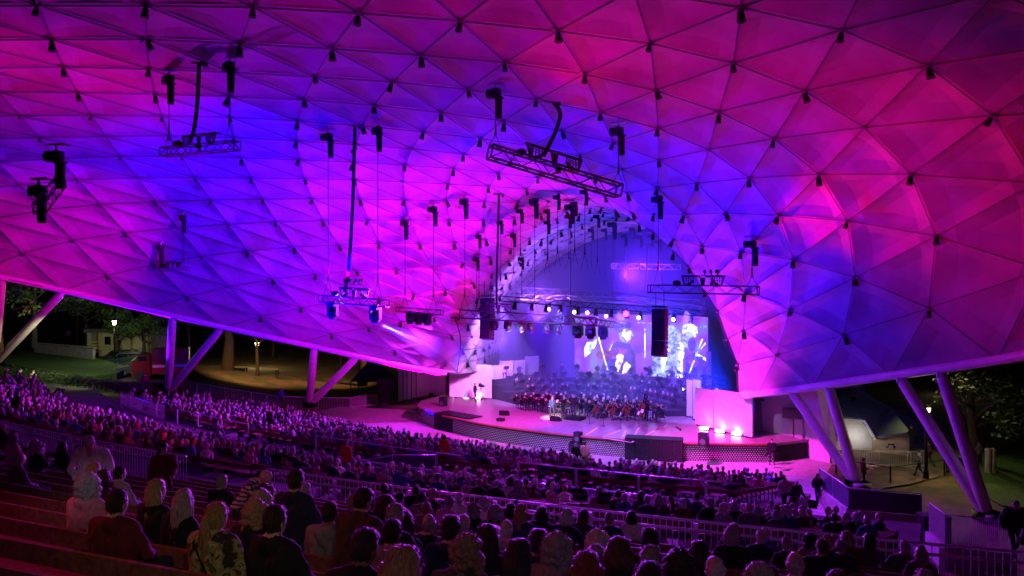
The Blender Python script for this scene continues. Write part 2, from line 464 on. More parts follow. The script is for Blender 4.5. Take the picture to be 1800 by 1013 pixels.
def bench(r, w0, w1, label, group):
    z = floor_z(r); mid = RP(r, (w0+w1)/2, z)
    t = empty('bench', label, 'bench', mid, 0, group)
    n = max(2, int((w1 - w0) / 1.5))
    def plank(ra, rb, za, zb):
        m = MB(); vs = []
        for k in range(n + 1):
            w = w0 + (w1 - w0) * k / n
            for rr, zz in ((ra, za), (rb, za), (rb, zb), (ra, zb)): vs.append(RP(rr, w * rr / r, z + zz) - mid)
        fs = [(3, 2, 1, 0), (4*n, 4*n+1, 4*n+2, 4*n+3)]
        for k in range(n):
            for q in range(4): fs.append((4*k+q, 4*k+(q+1)%4, 4*k+4+(q+1)%4, 4*k+4+q))
        return m.add(vs, fs)
    s = plank(r - .20, r - .045, .40, .445); s.add(*(lambda p: (p.v, p.f))(plank(r - .03, r + .14, .40, .445))); s.build('seat', M_wood, t)
    bk = plank(r + .215, r + .26, .60, .78); bk.build('backrest', M_wood, t)
    nl_ = max(2, int(round((w1 - w0) / 3.2)))
    for k in range(nl_ + 1):
        w = w0 + (w1 - w0) * (k + .01) / (nl_ + .02); a = TH0 + w / r; q = RP(r - .03, w, z) - mid
        LEG.location = q; c_ = LEG.copy(); COL.objects.link(c_); c_.parent = t; c_.location = q; c_.rotation_euler.z = a
    return t
for nm, rs, secs, sn in (('lower', LOW, SECL, ['left','centre','right']), ('middle', MID, SECM, ['far left','left','centre-left','centre-right','right']), ('upper', UPP, SECU, ['left','centre','right'])):
    for k, r in enumerate(rs):
        if r > 121.8: continue
        for (a, b), s in zip(secs, sn):
            if nm == 'upper' and s == 'right' and r > 113: continue
            if nm == 'upper' and r > 119: a = max(a, 10)
            bench(r, a, b, f'wooden plank bench, {ordn(k+1)} row from the front, {s} block of the {nm} tier', f'plank benches of the {nm} tier')
# curved railings along the tiers
def rail(r, w0, w1, label, bars=True, double=True, kerb=True, hgt=1.1, zb=None, grp='long curved railings between the tiers'):
    z = floor_z(r) if zb is None else zb; mid = RP(r, (w0+w1)/2, z)
    t = empty('railing', label, 'railing', mid, 0, grp)
    n = max(3, int((w1 - w0) / 1.2)); ws = [w0 + (w1 - w0) * k / n for k in range(n + 1)]
    MB().path([RP(r, w, z + hgt) - mid for w in ws], .035, 8).build('top_rail', M_rail, t, smooth=True)
    if double: MB().path([RP(r + .22, w, z + hgt - .14) - mid for w in ws], .035, 8).build('hand_rail', M_rail, t, smooth=True)
    MB().path([RP(r, w, z + .16) - mid for w in ws], .02, 6).build('bottom_rail', M_rail, t)
    if bars:
        b = MB(); nb = int((w1 - w0) / .14)
        for k in range(nb + 1):
            w = w0 + (w1 - w0) * k / nb; b.tube(RP(r, w, z + .16) - mid, RP(r, w, z + hgt) - mid, .012, n=5, cap=False)
        b.build('baluster_row', M_rail, t)
    for k in range(0, n + 1, 2):
        w = ws[k]; a = TH0 + w / r; q = RP(r, w, z) - mid; p = MB().box((0, 0, hgt/2 - .1), (.05, .10, hgt + .1))
        if double: p.box((.11, 0, hgt - .16), (.2, .02, .03))
        o = p.build('post', M_rail, t, loc=q, rz=a)
    if kerb:
        m = MB()
        for k in range(n):
            a, b = RP(r, ws[k], z - .1) - mid, RP(r, ws[k+1], z - .1) - mid
            d = b - a; m.box((a + b) / 2, (d.length + .01, .2, .36), math.atan2(d.y, d.x))
        m.build('kerb', M_conc, t)
    return t
rail(107.0, -14, 5.0, 'purple railing with close bars on the upper walkway, left of the stairs')
rail(107.0, 8.4, 34, 'long double purple railing with close bars crossing the foreground, right of the stairs')
rail(97.15, -19, 2.2, 'curved double railing between middle and lower tier, left stretch', bars=True)
rail(97.15, 3.0, 21.5, 'curved double railing between middle and lower tier, right stretch above the empty benches', bars=True)
rail(93.3, -28.5, -19.5, 'short blue-lit barred railing on the lower walkway beside the left stairs', double=False)
rail(93.3, -17.5, -9.2, 'low plain-topped railing behind the last row of the lower tier, left of centre', bars=False, double=False)
rail(93.3, -3.4, 5.8, 'low railing behind the last row of the lower tier, centre', bars=False, double=False)
rail(93.3, 8.8, 18.4, 'low railing behind the last row of the lower tier, right', bars=False, double=False)
# stair ramp box with glass-like panel parapet in the middle
def fence(name, pts, z0, z1, label, solid=None, step=.15, cat='fence', group=None, m=M_rail):
    c = Vector((pts[0][0], pts[0][1], z0)); t = empty(name, label, cat, c, 0, group)
    P3 = [Vector((p[0], p[1], z1 if len(p) < 3 else p[2])) for p in pts]
    MB().path([p - c for p in P3], .03, 8).build('top_rail', m, t, smooth=True)
    b = MB(); ps = MB(); pn = MB()
    for p, q in zip(P3, P3[1:]):
        d = q - p; n = max(1, int(d.length / step)); h = z1 - z0
        for k in range(n + 1):
            a = p + d * k / n - c; b.tube(a, a - Vector((0, 0, h)), .011, n=4, cap=False)
        n = max(1, int(d.length / 2.0))
        for k in range(n + 1):
            a = p + d * k / n - c; MB().tube(Vector((0,0,0)), Vector((0, 0, -h)), .03, n=6).build('post', m, t, loc=a)
        if solid:
            pn.slab([p - c - Vector((0, 0, .06)), q - c - Vector((0, 0, .06)), q - c - Vector((0, 0, h)), p - c - Vector((0, 0, h))], Vector((-d.y, d.x, 0)).normalized() * .03)
    if solid: pn.build('panel', solid, t)
    else: b.build('baluster_row', m, t)
    return t
M_bpanel = mat('blue_panel', (.06, .07, .12), .4, noise=.2)
pb = [onz(648, 808, 4.0), onz(690, 800, 4.2), onz(765, 800, 4.1)]
fence('stair_parapet', [tuple(pb[0]), tuple(pb[1]), tuple(pb[2])], 2.9, 4.15, 'solid blue parapet with a pale bent handrail at the head of the middle stairs', solid=M_bpanel, cat='parapet')
q1 = [onz(1440, 822, 1.9), onz(1492, 858, 1.9), onz(1620, 868, 1.9)]
fence('panel_fence', [p[:2] for p in q1], .85, 1.9, 'dark blue panel fence bending along the right-hand exit path', solid=M_bpanel, cat='fence')
wall_line('retaining_wall', [(p[0]-.02, p[1]-.02) for p in q1], -.3, .84, .28, M_conc2, 'pale low retaining wall under the dark fence on the right-hand path', 'wall')
q2 = [onz(1634, 884, 2.3), onz(1662, 905, 2.3), onz(1780, 916, 2.3)]
fence('mesh_fence', [p[:2] for p in q2], 1.0, 2.3, 'dark mesh fence at the lower right by the foot of the near supports', solid=None, step=.07)
wall_line('retaining_wall', [p[:2] for p in q2], -.3, .98, .28, M_conc2, 'pale low wall under the mesh fence at the lower right corner', 'wall')
# left outer fence
fl = [onz(300, 664, 3.2), onz(395, 682, 2.8), onz(490, 697, 2.3), onz(560, 699, 1.9), onz(615, 700, 1.6), onz(643, 693, 1.5)]
fence('boundary_fence', [tuple(p) for p in fl], 0, 1.3, 'long dark barred fence with blue-lit top rail behind the left block of the lower tier')
# portable flat-foot barriers
def barrier(p, rz, L, label, grp='crowd barriers'):
    t = empty('crowd_barrier', label, 'barrier', p, rz, grp)
    m = MB(); m.path([(-L/2, 0, .12), (-L/2, 0, 1.0), (-L/2+.1, 0, 1.1), (L/2-.1, 0, 1.1), (L/2, 0, 1.0), (L/2, 0, .12), (-L/2, 0, .2)], .022, 6).build('frame', M_rail, t)
    b = MB()
    for k in range(1, int(L / .12)): b.tube((-L/2 + k*.12, 0, .18), (-L/2 + k*.12, 0, 1.1), .008, n=4, cap=False)
    b.build('bar_row', M_rail, t)
    for s in (-1, 1): MB().box((s * (L/2 - .3), 0, .06), (.05, .6, .03)).box((s*(L/2-.3), 0, .12), (.04, .04, .12)).build('foot', M_rail, t)
    return t
# small letter sign at the head of the stairs
t = empty('section_sign', 'small dark sign with a white letter E on the wall beside the upper stairs', 'sign', at(463, 845, 19.5))
MB().box((0, 0, .05), (.34, .05, .42)).build('plate', M_black, t)
e = MB(); e.box((-.06, -.035, .08), (.03, .012, .22))
for dz in (-.095, 0, .095): e.box((.0, -.035, .08 + dz), (.13 if dz else .10, .012, .03))
e.build('letter', M_white, t); MB().box((0, .04, -.45), (.05, .03, 1.0)).build('post', M_black, t)
# ------------------------------------------------------------ stage
SZ = 1.3
def st(px, py, z=SZ): return onz(px, py, z)
M_deck = mat('stage_boards', (.30, .22, .22), .3, noise=.35, scale=3, bump=.1)
def grille_mat():
    m = bpy.data.materials.new('grille_mesh'); m.use_nodes = True; nt = m.node_tree; b = nt.nodes['Principled BSDF']
    tc = nt.nodes.new('ShaderNodeTexCoord'); mp = nt.nodes.new('ShaderNodeMapping'); mp.inputs['Scale'].default_value = (1, 1, 1)
    br = nt.nodes.new('ShaderNodeTexBrick'); br.inputs['Scale'].default_value = 1.0
    br.inputs['Color1'].default_value = (.62, .6, .6, 1); br.inputs['Color2'].default_value = (.5, .5, .5, 1); br.inputs['Mortar'].default_value = (.01, .01, .01, 1)
    br.inputs['Brick Width'].default_value = .17; br.inputs['Row Height'].default_value = .13; br.inputs['Mortar Size'].default_value = .035
    nt.links.new(tc.outputs['UV'], br.inputs['Vector']); nt.links.new(br.outputs['Color'], b.inputs['Base Color'])
    b.inputs['Roughness'].default_value = .4
    return m
M_grille = grille_mat()
def front_v(u): return -3.7 + 4.6 * (abs(u) / 15.6) ** 2.2
US = list(np.linspace(-15.6, 15.2, 41))
t = empty('stage', 'wide low stage with glossy timber deck and pale perforated front, lit purple and blue', 'stage', W(0, 0, 0))
base = W(0, 0, 0)
dk = [W(u, front_v(u)) for u in US] + [W(17, 3.2), W(17.5, 22), W(-18.5, 22), W(-17.2, 3.6)]
m = MB().prism([(p.x - base.x, p.y - base.y) for p in dk], SZ - .16, SZ); m.build('deck', M_deck, t)
edge = MB(); edge.path([W(u, front_v(u) - .03, SZ - .07) - base for u in US], .085, 8); edge.build('nosing', mat('red_edge', (.25, .06, .04), .5), t, smooth=True)
fa = MB(); uvs = []
L = 0; prev = None
for k, u in enumerate(US):
    p = W(u, front_v(u) + .12) - base
    if prev is not None: L += (p - prev).length
    prev = p.copy(); fa.v += [(p.x, p.y, .02), (p.x, p.y, SZ - .17)]; uvs.append(L)
for k in range(len(US) - 1): fa.f.append((2*k, 2*k+2, 2*k+3, 2*k+1)); fa.m.append(0)
fo = fa.build('front_grille', M_grille, t)
uvl = fo.data.uv_layers.new(name='UVMap')
for poly in fo.data.polygons:
    for li in poly.loop_indices:
        vi = fo.data.loops[li].vertex_index; uvl.data[li].uv = (uvs[vi // 2], 1.1 if vi % 2 else 0)
en = MB(); sp = [W(15.2, front_v(15.2) + .1), W(17, 3.2), W(17.5, 22)]
for p, q in zip(sp, sp[1:]): en.slab([Vector((p.x, p.y, 0)) - base, Vector((q.x, q.y, 0)) - base, Vector((q.x, q.y, SZ - .17)) - base, Vector((p.x, p.y, SZ - .17)) - base], (-.05, .05, 0))
sp = [W(-15.6, front_v(-15.6) + .1), W(-17.2, 3.6), W(-18.5, 22)]
for p, q in zip(sp, sp[1:]): en.slab([Vector((p.x, p.y, 0)) - base, Vector((q.x, q.y, 0)) - base, Vector((q.x, q.y, SZ - .17)) - base, Vector((p.x, p.y, SZ - .17)) - base], (.05, .05, 0))
en.build('side_skirt', M_curtain, t)
# painted/lit tape lines on the deck
tape = MB()
for a, b in (((1060, 770), (1110, 778)), ((1110, 778), (1165, 750)), ((1060, 768), (1090, 757)), ((1115, 765), (1125, 750)), ((1095, 768), (1100, 757)), ((1150, 757), (1172, 748)), ((1030, 765), (1050, 752))):
    p, q = st(*a) - base, st(*b) - base; d = (q - p); n = Vector((-d.y, d.x, 0)).normalized() * .08; zz = Vector((0, 0, .004))
    tape.add([p - n + zz, q - n + zz, q + n + zz, p + n + zz], [(0, 1, 2, 3)])
tape.build('floor_tape', mat('pink_tape', (.85, .5, .55), .5), t)
# risers for the rear players
for k, (a, b) in enumerate(((8.0, 9.4), (9.4, 10.9), (10.9, 12.6), (12.6, 14.8))):
    r = MB(); pts = [W(-1 + (a) * math.sin(x) * 1.0, 2.4 + a * math.cos(x)) for x in np.linspace(-1.1, .95, 15)] + [W(-1 + b * math.sin(x), 2.4 + b * math.cos(x)) for x in np.linspace(.95, -1.1, 15)]
    r.prism([(p.x - base.x, p.y - base.y) for p in pts], SZ + .004, SZ + .45 * (k + 1)); r.build('riser', M_curtain, t)
# back wall of the stage house and side infill walls
bw = MB(); u_, z_ = arch(20.05, np.linspace(0, 1, 40))
b0 = W(0, 20.05, 0)
bw.slab([W(float(a), 20.6, float(b)) - b0 for a, b in zip(u_, z_)] + [W(21, 20.6, -.1) - b0, W(-21, 20.6, -.1) - b0][::1], Vector(N_.tolist() + [0]) * .3)
tag(bw.build('stage_back_wall', mat('dark_blue_wall', (.03, .035, .16), .9, noise=.2), loc=b0), 'tall dark blue back wall closing the shell behind the orchestra', 'wall')
# screen
t = empty('video_screen', 'large video screen behind the orchestra showing close-ups of violinists', 'screen', W(-1.5, 18.9, 3.0), SROT)
SW, SH = 14.2, 6.2
MB().box((0, .16, SH/2), (SW + .3, .2, SH + .3)).build('screen_frame', M_black, t)
def scr_mat():
    m = bpy.data.materials.new('screen_glow'); m.use_nodes = True; nt = m.node_tree; b = nt.nodes['Principled BSDF']
    tc = nt.nodes.new('ShaderNodeTexCoord'); nz = nt.nodes.new('ShaderNodeTexNoise'); nz.inputs['Scale'].default_value = .55; nz.inputs['Detail'].default_value = 3
    nt.links.new(tc.outputs['Object'], nz.inputs['Vector']); cr = nt.nodes.new('ShaderNodeValToRGB')
    cr.color_ramp.elements[0].position = .35; cr.color_ramp.elements[0].color = (.12, .03, .75, 1); cr.color_ramp.elements[1].position = .65; cr.color_ramp.elements[1].color = (.28, .25, 1, 1)
    e = cr.color_ramp.elements.new(.5); e.color = (.42, .06, .85, 1)
    nt.links.new(nz.outputs[0], cr.inputs[0]); nt.links.new(cr.outputs[0], b.inputs['Emission Color']); b.inputs['Emission Strength'].default_value = 1.2
    b.inputs['Base Color'].default_value = (.02, .02, .02, 1); return m
MB().box((0, .03, SH/2), (SW, .06, SH)).build('display', scr_mat(), t)
def emi(name, c, s):
    m = mat(name, (.02, .02, .02), emit=c, es=s)
    if name.startswith('image_') and 'mod' not in m:
        m['mod'] = 1; nt = m.node_tree; b = nt.nodes['Principled BSDF']; tc = nt.nodes.new('ShaderNodeTexCoord'); nz = nt.nodes.new('ShaderNodeTexNoise'); nz.inputs['Scale'].default_value = 1.7; nz.inputs['Detail'].default_value = 9; nz.inputs['Distortion'].default_value = 1.2
        nt.links.new(tc.outputs['Object'], nz.inputs['Vector']); mr = nt.nodes.new('ShaderNodeMapRange'); mr.inputs[1].default_value = .38; mr.inputs[2].default_value = .62; mr.inputs[3].default_value = s * .12; mr.inputs[4].default_value = s * 1.3
        nt.links.new(nz.outputs['Fac'], mr.inputs[0]); nt.links.new(mr.outputs[0], b.inputs['Emission Strength'])
    return m
E_pale = emi('image_pale', (.7, .88, 1), 3.2); E_skin = emi('image_skin', (1, .82, .75), 2.6); E_wood = emi('image_wood', (.65, .08, .35), .8); E_dark = emi('image_dark', (.08, .03, .5), .7); E_mid = emi('image_mid', (.42, .55, 1), 1.7)
pic = MB(); yy = [0.0]
def poly(pts, mi):
    yy[0] -= .0015; pic.add([(x, yy[0] - .002, z) for x, z in pts], [tuple(range(len(pts)))], mi)
def ell(cx, cz, rx, rz, mi, a=0, n=20):
    ca, sa = math.cos(a), math.sin(a)
    poly([(cx + rx*math.cos(t)*ca - rz*math.sin(t)*sa, cz + rx*math.cos(t)*sa + rz*math.sin(t)*ca) for t in np.linspace(0, 2*math.pi, n, endpoint=False)], mi)
def stroke(x0, z0, x1, z1, w, mi):
    d = math.hypot(x1-x0, z1-z0); nx_, nz_ = -(z1-z0)/d*w, (x1-x0)/d*w
    poly([(x0-nx_, z0-nz_), (x1-nx_, z1-nz_), (x1+nx_, z1+nz_), (x0+nx_, z0+nz_)], mi)
# first player: profile head, violin, bow, white hands
poly([(-4.2,0.1),(-.2,0.1),(-.3,2.2),(-.9,3.2),(-2.3,3.4),(-3.3,2.4)], 3)
ell(-1.35, 4.3, .75, .95, 4); ell(-1.65, 4.95, .95, .55, 3, .2); poly([(-.75,4.4),(-.42,4.05),(-.7,3.95)], 4); ell(-1.2, 4.2, .5, .6, 1, 0)
ell(-2.3, 2.2, 1.25, .55, 2, .25); ell(-3.8, 2.0, .8, .5, 2, .1); stroke(-3.2, 2.3, -5.4, 3.0, .09, 2)
poly([(-5.9,1.6),(-5.0,2.3),(-4.6,3.0),(-4.5,3.6),(-5.0,3.3),(-5.6,3.2),(-6.0,2.5)], 0); stroke(-4.4, 4.0, -3.3, .4, .07, 0); stroke(-3.1, 2.4, -2.7, 3.4, .06, 0)
poly([(-2.6,.2),(-2.1,.3),(-1.6,1.4),(-1.5,2.0),(-2.0,2.1),(-2.4,1.3)], 1); poly([(-1.7,.1),(-1.2,.3),(-.7,1.0),(-1.2,1.4),(-1.5,1.2)], 1); ell(-2.0, 1.9, .35, .2, 0, .5)
stroke(.75, 1.9, .75, 4.8, .07, 0); stroke(-.2, 5.4, 3.0, 5.3, .06, 4)
# centre: pale shirt and collar behind the speakers
poly([(1.4,.1),(4.6,.1),(4.5,4.4),(3.6,5.3),(2.4,4.9),(1.6,3.0)], 4); poly([(2.6,.5),(3.3,2.8),(2.7,3.4),(2.4,2.0)], 0); poly([(4.1,.05),(4.6,.1),(4.7,3.4),(4.3,3.6),(4.2,1.6)], 0); ell(4.5, 2.6, .3, .8, 0)
# right-hand player
ell(5.35, 4.7, .8, .7, 0, -.4); ell(5.2, 3.8, .6, .9, 4); ell(5.55, 3.4, .4, .7, 3); poly([(4.8,.1),(7.0,.1),(7.0,2.2),(6.0,2.8),(5.0,2.2)], 3)
ell(6.0, 1.7, .9, .5, 2, -.2); stroke(6.6, 4.0, 5.3, .6, .06, 0); stroke(6.9, 3.6, 6.2, 2.7, .06, 0); poly([(5.9,2.7),(7.0,2.1),(7.05,1.8),(5.9,2.4)], 0); stroke(5.9, 5.1, 7.0, 5.2, .09, 4)
pic.build('picture_shapes', [E_pale, E_skin, E_wood, E_dark, E_mid], t)
lamp('AREA', (0, -.3, 3), (0, -3, 2.5), (.45, .35, 1), 500, name='screen_light', parent=t).data.size = 6
# acoustic side panels
def apanel(px0, px1, pyb, pyt, label, z=SZ, dY=0, grp='white acoustic panels at the stage sides', fold=.35):
    p = st(px0, pyb, z); q = at(px1, pyb + dY, p.y + 0); 
    if dY: q = onz(px1, pyb + dY, z)
    q.z = p.z = z; d = q - p; hgt = (pyb - pyt) * p.y / F
    n = Vector((-d.y, d.x, 0)).normalized()
    t = empty('stage_flat', label, 'stage flat', p, 0, grp)
    mm = p - p
    MB().slab([mm + Vector((0,0,.08)), d + Vector((0,0,.08)), d + Vector((0,0,hgt)), mm + Vector((0,0,hgt))], n * .12).build('front_board', M_white, t)
    MB().slab([mm + n*.13 + Vector((0,0,.08)), mm + n * (.13 + fold) - d.normalized() * fold*.5 + Vector((0,0,.08)), mm + n * (.13 + fold) - d.normalized() * fold*.5 + Vector((0,0,hgt)), mm + n*.13 + Vector((0,0,hgt))], d.normalized() * .08).build('return_board', M_white, t)
    b = MB()
    for k in (.15, .85): b.box(d * k + n * .1 + Vector((0, 0, .04)), (.35, .5, .07))
    b.build('base_frame', M_black, t)
    return t
apanel(790, 864, 699, 640, 'broad white acoustic panel lit magenta behind the camera operator', dY=3)
apanel(869, 889, 700, 643, 'narrow lilac acoustic panel with a slanted bright slit, stage left', dY=-3)
apanel(884, 902, 692, 635, 'tall pale blue acoustic panel, second of the folded row on the left', dY=-1)
apanel(905, 923, 689, 634, 'tall pale blue acoustic panel, third of the folded row on the left', dY=-2)
apanel(930, 947, 683, 627, 'slim pale blue acoustic panel standing alone left of the players', dY=-2)
apanel(951, 968, 672, 622, 'rearmost slim acoustic panel, half lost in blue haze', dY=-2)
apanel(1207, 1217, 733, 668, 'slim pale violet acoustic panel right of the orchestra', dY=1)
apanel(1218, 1232, 738, 668, 'second narrow acoustic panel right of the orchestra', dY=2)
apanel(1222, 1254, 747, 681, 'left leaf of the broad white acoustic wall, stage right', dY=8)
apanel(1255, 1322, 756, 684, 'broad white acoustic panel lit pink behind the floor lights, stage right', dY=15)
for px, h, l in ((1231, 660, 'small white block'), (1246, 648, 'taller white block')):
    p = st(px, 700, SZ); tag(MB().box((0, 0, 2.0 + (660 - h) * .02), (.45, .35, 4.0 + (660 - h) * .04)).box((0, 0, .05), (.7, .6, .08)).build('acoustic_block', M_white, loc=p, rz=SROT), f'{l} standing up behind the right acoustic wall', 'block')
# outer side walls under the canopy tips
M_door = mat('door_paint', (.07, .06, .10), .5)
t = empty('side_wall', 'white rendered wall left of the stage, glowing magenta, with a dark doorway', 'wall', onz(706, 706, 0))
c0 = onz(706, 706, 0); wp = [onz(700, 706, 0), onz(757, 694, 0), onz(786, 697, 0)]
m = MB()
for p, q in zip(wp, wp[1:]): m.slab([p - c0, q - c0, q - c0 + Vector((0,0,4.5)), p - c0 + Vector((0,0,4.5))], (.05, .25, 0))
m.build('wall', M_white, t)
p, q = onz(787, 697, 0) - c0, onz(796, 699, 0) - c0
MB().slab([p, q, q + Vector((0,0,4.4)), p + Vector((0,0,4.4))], (.02, .2, 0)).build('door', M_door, t)
MB().box(wp[1] - c0 + Vector((.2, -.1, .1)), (2.6, .25, .2)).build('skirting', M_black, t)
# hanging pipes on the left wall
pp = MB()
for px in (709, 716, 724, 732):
    a = onz(px, 705, 0) - c0 + Vector((0, -.25, 0)); pp.tube(a, a + Vector((0, 0, 3.6)), .05, n=6)
pp.box(onz(728, 662, 0) - onz(728, 662, 0) + (onz(727, 705, 0) - c0) + Vector((0, -.3, 3.5)), (1.0, .3, .45)); pp.build('pipe_run', M_steel, t)
t = empty('side_wall', 'white rendered wall right of the stage with doors, lit violet', 'wall', onz(1342, 790, 0))
c0 = onz(1342, 790, 0); wp = [onz(1330, 786, 0), onz(1400, 800, 0), onz(1459, 815, 0)]; m = MB()
for p, q in zip(wp, wp[1:]): m.slab([p - c0, q - c0, q - c0 + Vector((0,0,5.0)), p - c0 + Vector((0,0,5.0))], (.08, .25, 0))
m.build('wall', M_white, t)
for a, b in ((1374, 1394), (1396, 1411)):
    p = onz(a, 795 + (a - 1374) * .24, 0) - c0; q = onz(b, 795 + (b - 1374) * .24, 0) - c0
    MB().slab([p + Vector((0,-.02,.05)), q + Vector((0,-.02,.05)), q + Vector((0,-.02,2.9)), p + Vector((0,-.02,2.9))], (-.02, -.05, 0)).build('door', mat('violet_door', (.5, .48, .55), .5), t)
MB().box(onz(1390, 799, 0) - c0 + Vector((0, -.35, 3.0)), (1.3, .5, .7), SROT).build('air_unit', M_steel, t)
MB().slab([wp[2] - c0 + Vector((.15,.1,0)), wp[2] - c0 + Vector((.75,0,0)), wp[2] - c0 + Vector((-.3,.1,5.4)), wp[2] - c0 + Vector((-.9,.2,5.4))], (.1, .6, 0)).build('slanted_fin', M_white, t)
for px, pb_, pt, sg, lb in ((1331, 787, 700, 1, 'dark tapering column under the right canopy tip'), (791, 700, 650, -1, 'thin dark column under the left canopy tip')):
    p = onz(px, pb_, .1); hh = (pb_ - pt) * p.y / F
    tag(MB().tube((0, 0, 0), (0, 0, hh), .42 if sg > 0 else .2, .3 if sg > 0 else .16, 14).box((0, 0, .05), (1.1, 1.1, .1)).box((0, 0, hh - .1), (.8, .8, .12)).build('column', M_steel, loc=p), lb, 'column')
# draped platforms in front of the stage
def drape(pxa, pya, pxb, pyb, h, dep, label):
    p = onz(pxa, pya, 0); q = onz(pxb, pyb, 0); d = q - p; L = d.length; c = (p + q) / 2; n = Vector((-d.y, d.x, 0)).normalized()
    t = empty('draped_platform', label, 'platform', c + n * dep / 2, math.atan2(d.y, d.x), 'black draped platforms at the stage edge')
    MB().box((0, 0, h - .04), (L, dep, .08)).build('deck', M_black, t)
    m = MB()                                            # pleated skirt
    per = [(-L/2, -dep/2), (L/2, -dep/2), (L/2, dep/2), (-L/2, dep/2), (-L/2, -dep/2)]; pts = []
    for (x0, y0), (x1, y1) in zip(per, per[1:]):
        n_ = max(6, int(math.hypot(x1-x0, y1-y0) / .07))
        for k in range(n_): f = k / n_; o_ = .02 * math.sin(k * 1.9); pts.append((x0+(x1-x0)*f + (y1-y0 and o_), y0+(y1-y0)*f + (x1-x0 and o_)))
    nn = len(pts); m.v = [(x, y, 0.01) for x, y in pts] + [(x, y, h - .09) for x, y in pts]
    m.f = [(i, (i+1) % nn, nn + (i+1) % nn, nn + i) for i in range(nn)]; m.m = [0] * nn
    m.build('skirt', M_curtain, t)
drape(763, 754, 823, 766, 1.38, 1.6, 'long black draped platform at the left front corner of the stage')
drape(1098, 808, 1200, 814, 1.5, 1.3, 'long black draped platform against the stage front, right of centre')
# loudspeakers
def spk_kit():
    t = empty('loudspeaker', 'x', 'speaker'); MB().box((0, 0, .35), (.5, .45, .7)).build('cabinet', M_black, t)
    MB().box((0, -.235, .35), (.44, .02, .62)).build('grille', mat('speaker_grille', (.012, .012, .016), .8), t); MB().tube((0, -.25, .25), (0, -.247, .25), .16, n=16).build('cone', M_steel, t); return Kit(t)
SPK = spk_kit()
for px, py, z, s, lb in ((779, 714, SZ, 1.15, 'small black speaker near the left corner of the stage deck'), (1237, 784, SZ, 1.25, 'small black speaker near the right corner of the stage deck')):
    SPK.put(onz(px, py, z), SROT, lb, 'stage speakers', scale=(s, s, s))
for px, py, lb in ((880, 769, 'left'), (1016, 797, 'right')):
    p = onz(px, py, 0)
    s = empty('subwoofer', f'wide black subwoofer on the floor at the stage front, {lb} of the pair', 'subwoofer', p, SROT, 'subwoofers')
    MB().box((0, 0, .4), (1.15, .8, .8)).build('cabinet', M_black, s); MB().box((0, -.41, .4), (1.05, .02, .7)).build('grille', mat('speaker_grille'), s)
    SPK.put(p + Vector((0, 0, .8)), SROT, f'black speaker box stacked on the {lb} subwoofer at the stage front', 'stage speakers', scale=(1.05, 1.05, 1.05))
def wedge(px, py, lb, rz):
    t = empty('floor_monitor', lb, 'monitor', st(px, py), rz, 'floor monitors')
    m = MB(); w = .42
    m.add([(-w,-.25,0),(w,-.25,0),(w,.3,0),(-w,.3,0),(-w,-.25,.42),(w,-.25,.42),(w,.22,.12),(-w,.22,.12)], [(0,3,2,1),(4,5,6,7),(0,1,5,4),(1,2,6,5),(2,3,7,6),(3,0,4,7)]); m.build('cabinet', M_black, t)
    MB().add([(-.36,-.2,.43),(.36,-.2,.43),(.36,.17,.17),(-.36,.17,.17)], [(0,1,2,3)]).build('grille', mat('speaker_grille'), t)
wedge(887, 730, 'black wedge monitor lying on the pink-lit boards left of the singer', SROT + .3); wedge(977, 740, 'black wedge monitor at the singer\'s feet', SROT)
# floor up-lights
E_up = emi('uplight_glow', (1, .55, .75), 14)
for k, (px, py, sd) in enumerate(((802, 694, 'left'), (821, 698, 'left'), (841, 702, 'left'), (1238, 756, 'right'), (1266, 761, 'right'), (1295, 766, 'right'))):
    p = st(px, py); t = empty('floor_light', f'glowing pink floor light, {ordn(k % 3 + 1)} of three on the {sd} side of the stage', 'light', p, SROT, 'pink floor lights')
    MB().box((0, 0, .1), (.75, .3, .2)).build('housing', M_black, t); MB().box((0, -.05, .215), (.66, .2, .02)).box((0, -.155, .13), (.66, .01, .12)).build('lens', E_up, t); MB().box((0, .0, .0), (.9, .1, .03)).build('bracket', M_black, t)
    lamp('SPOT', (0, -.1, .4), p + Vector((N_[0]*1.5, N_[1]*1.5, 3.0)), (1, .05, .75), 260, .15, 110, 1, 'uplight', None).location = p + Vector((0, -.15, .35))
# ------------------------------------------------------------ rigging hung from the canopy
def truss_parts(t, a, b, s, m):
    d = b - a; L = d.length; x = d.normalized(); y = Vector((0, 0, 1)).cross(x).normalized(); z = x.cross(y)
    o = [y * s/2 + z * s/2, -y * s/2 + z * s/2, y * s/2 - z * s/2, -y * s/2 - z * s/2]
    ch_ = MB(); r = s * .085
    for q in o: ch_.tube(a + q, b + q, r, n=6)
    n = max(3, int(round(L / (s * 1.25)))); w = MB()
    for k in range(n):
        p0 = a + d * k / n; p1 = a + d * (k + 1) / n
        for i, j in ((0, 2), (1, 3), (0, 1), (2, 3)):
            A, B = (o[i], o[j]) if k % 2 else (o[j], o[i]); w.tube(p0 + A, p1 + B, r * .55, n=4, cap=False)
    for p in (a, b):
        for i, j in ((0, 1), (1, 3), (3, 2), (2, 0)): w.tube(p + o[i], p + o[j], r * .9, n=5)
    ch_.build('chord', m, t, smooth=False); w.build('lacing', m, t)
    return x, y, z
def xypx(P, px): return None
def line_at(P1, P2, px, py):
    k = (px - 900) / F; d = P2 - P1; den = d.x - k * d.y
    t = (k * P1.y - P1.x) / den if abs(den) > 1e-6 else 0
    t = max(-1.5, min(2.5, t)); p = P1 + d * t
    return Vector((p.x, p.y, H - (py - 506.5) * p.y / F))
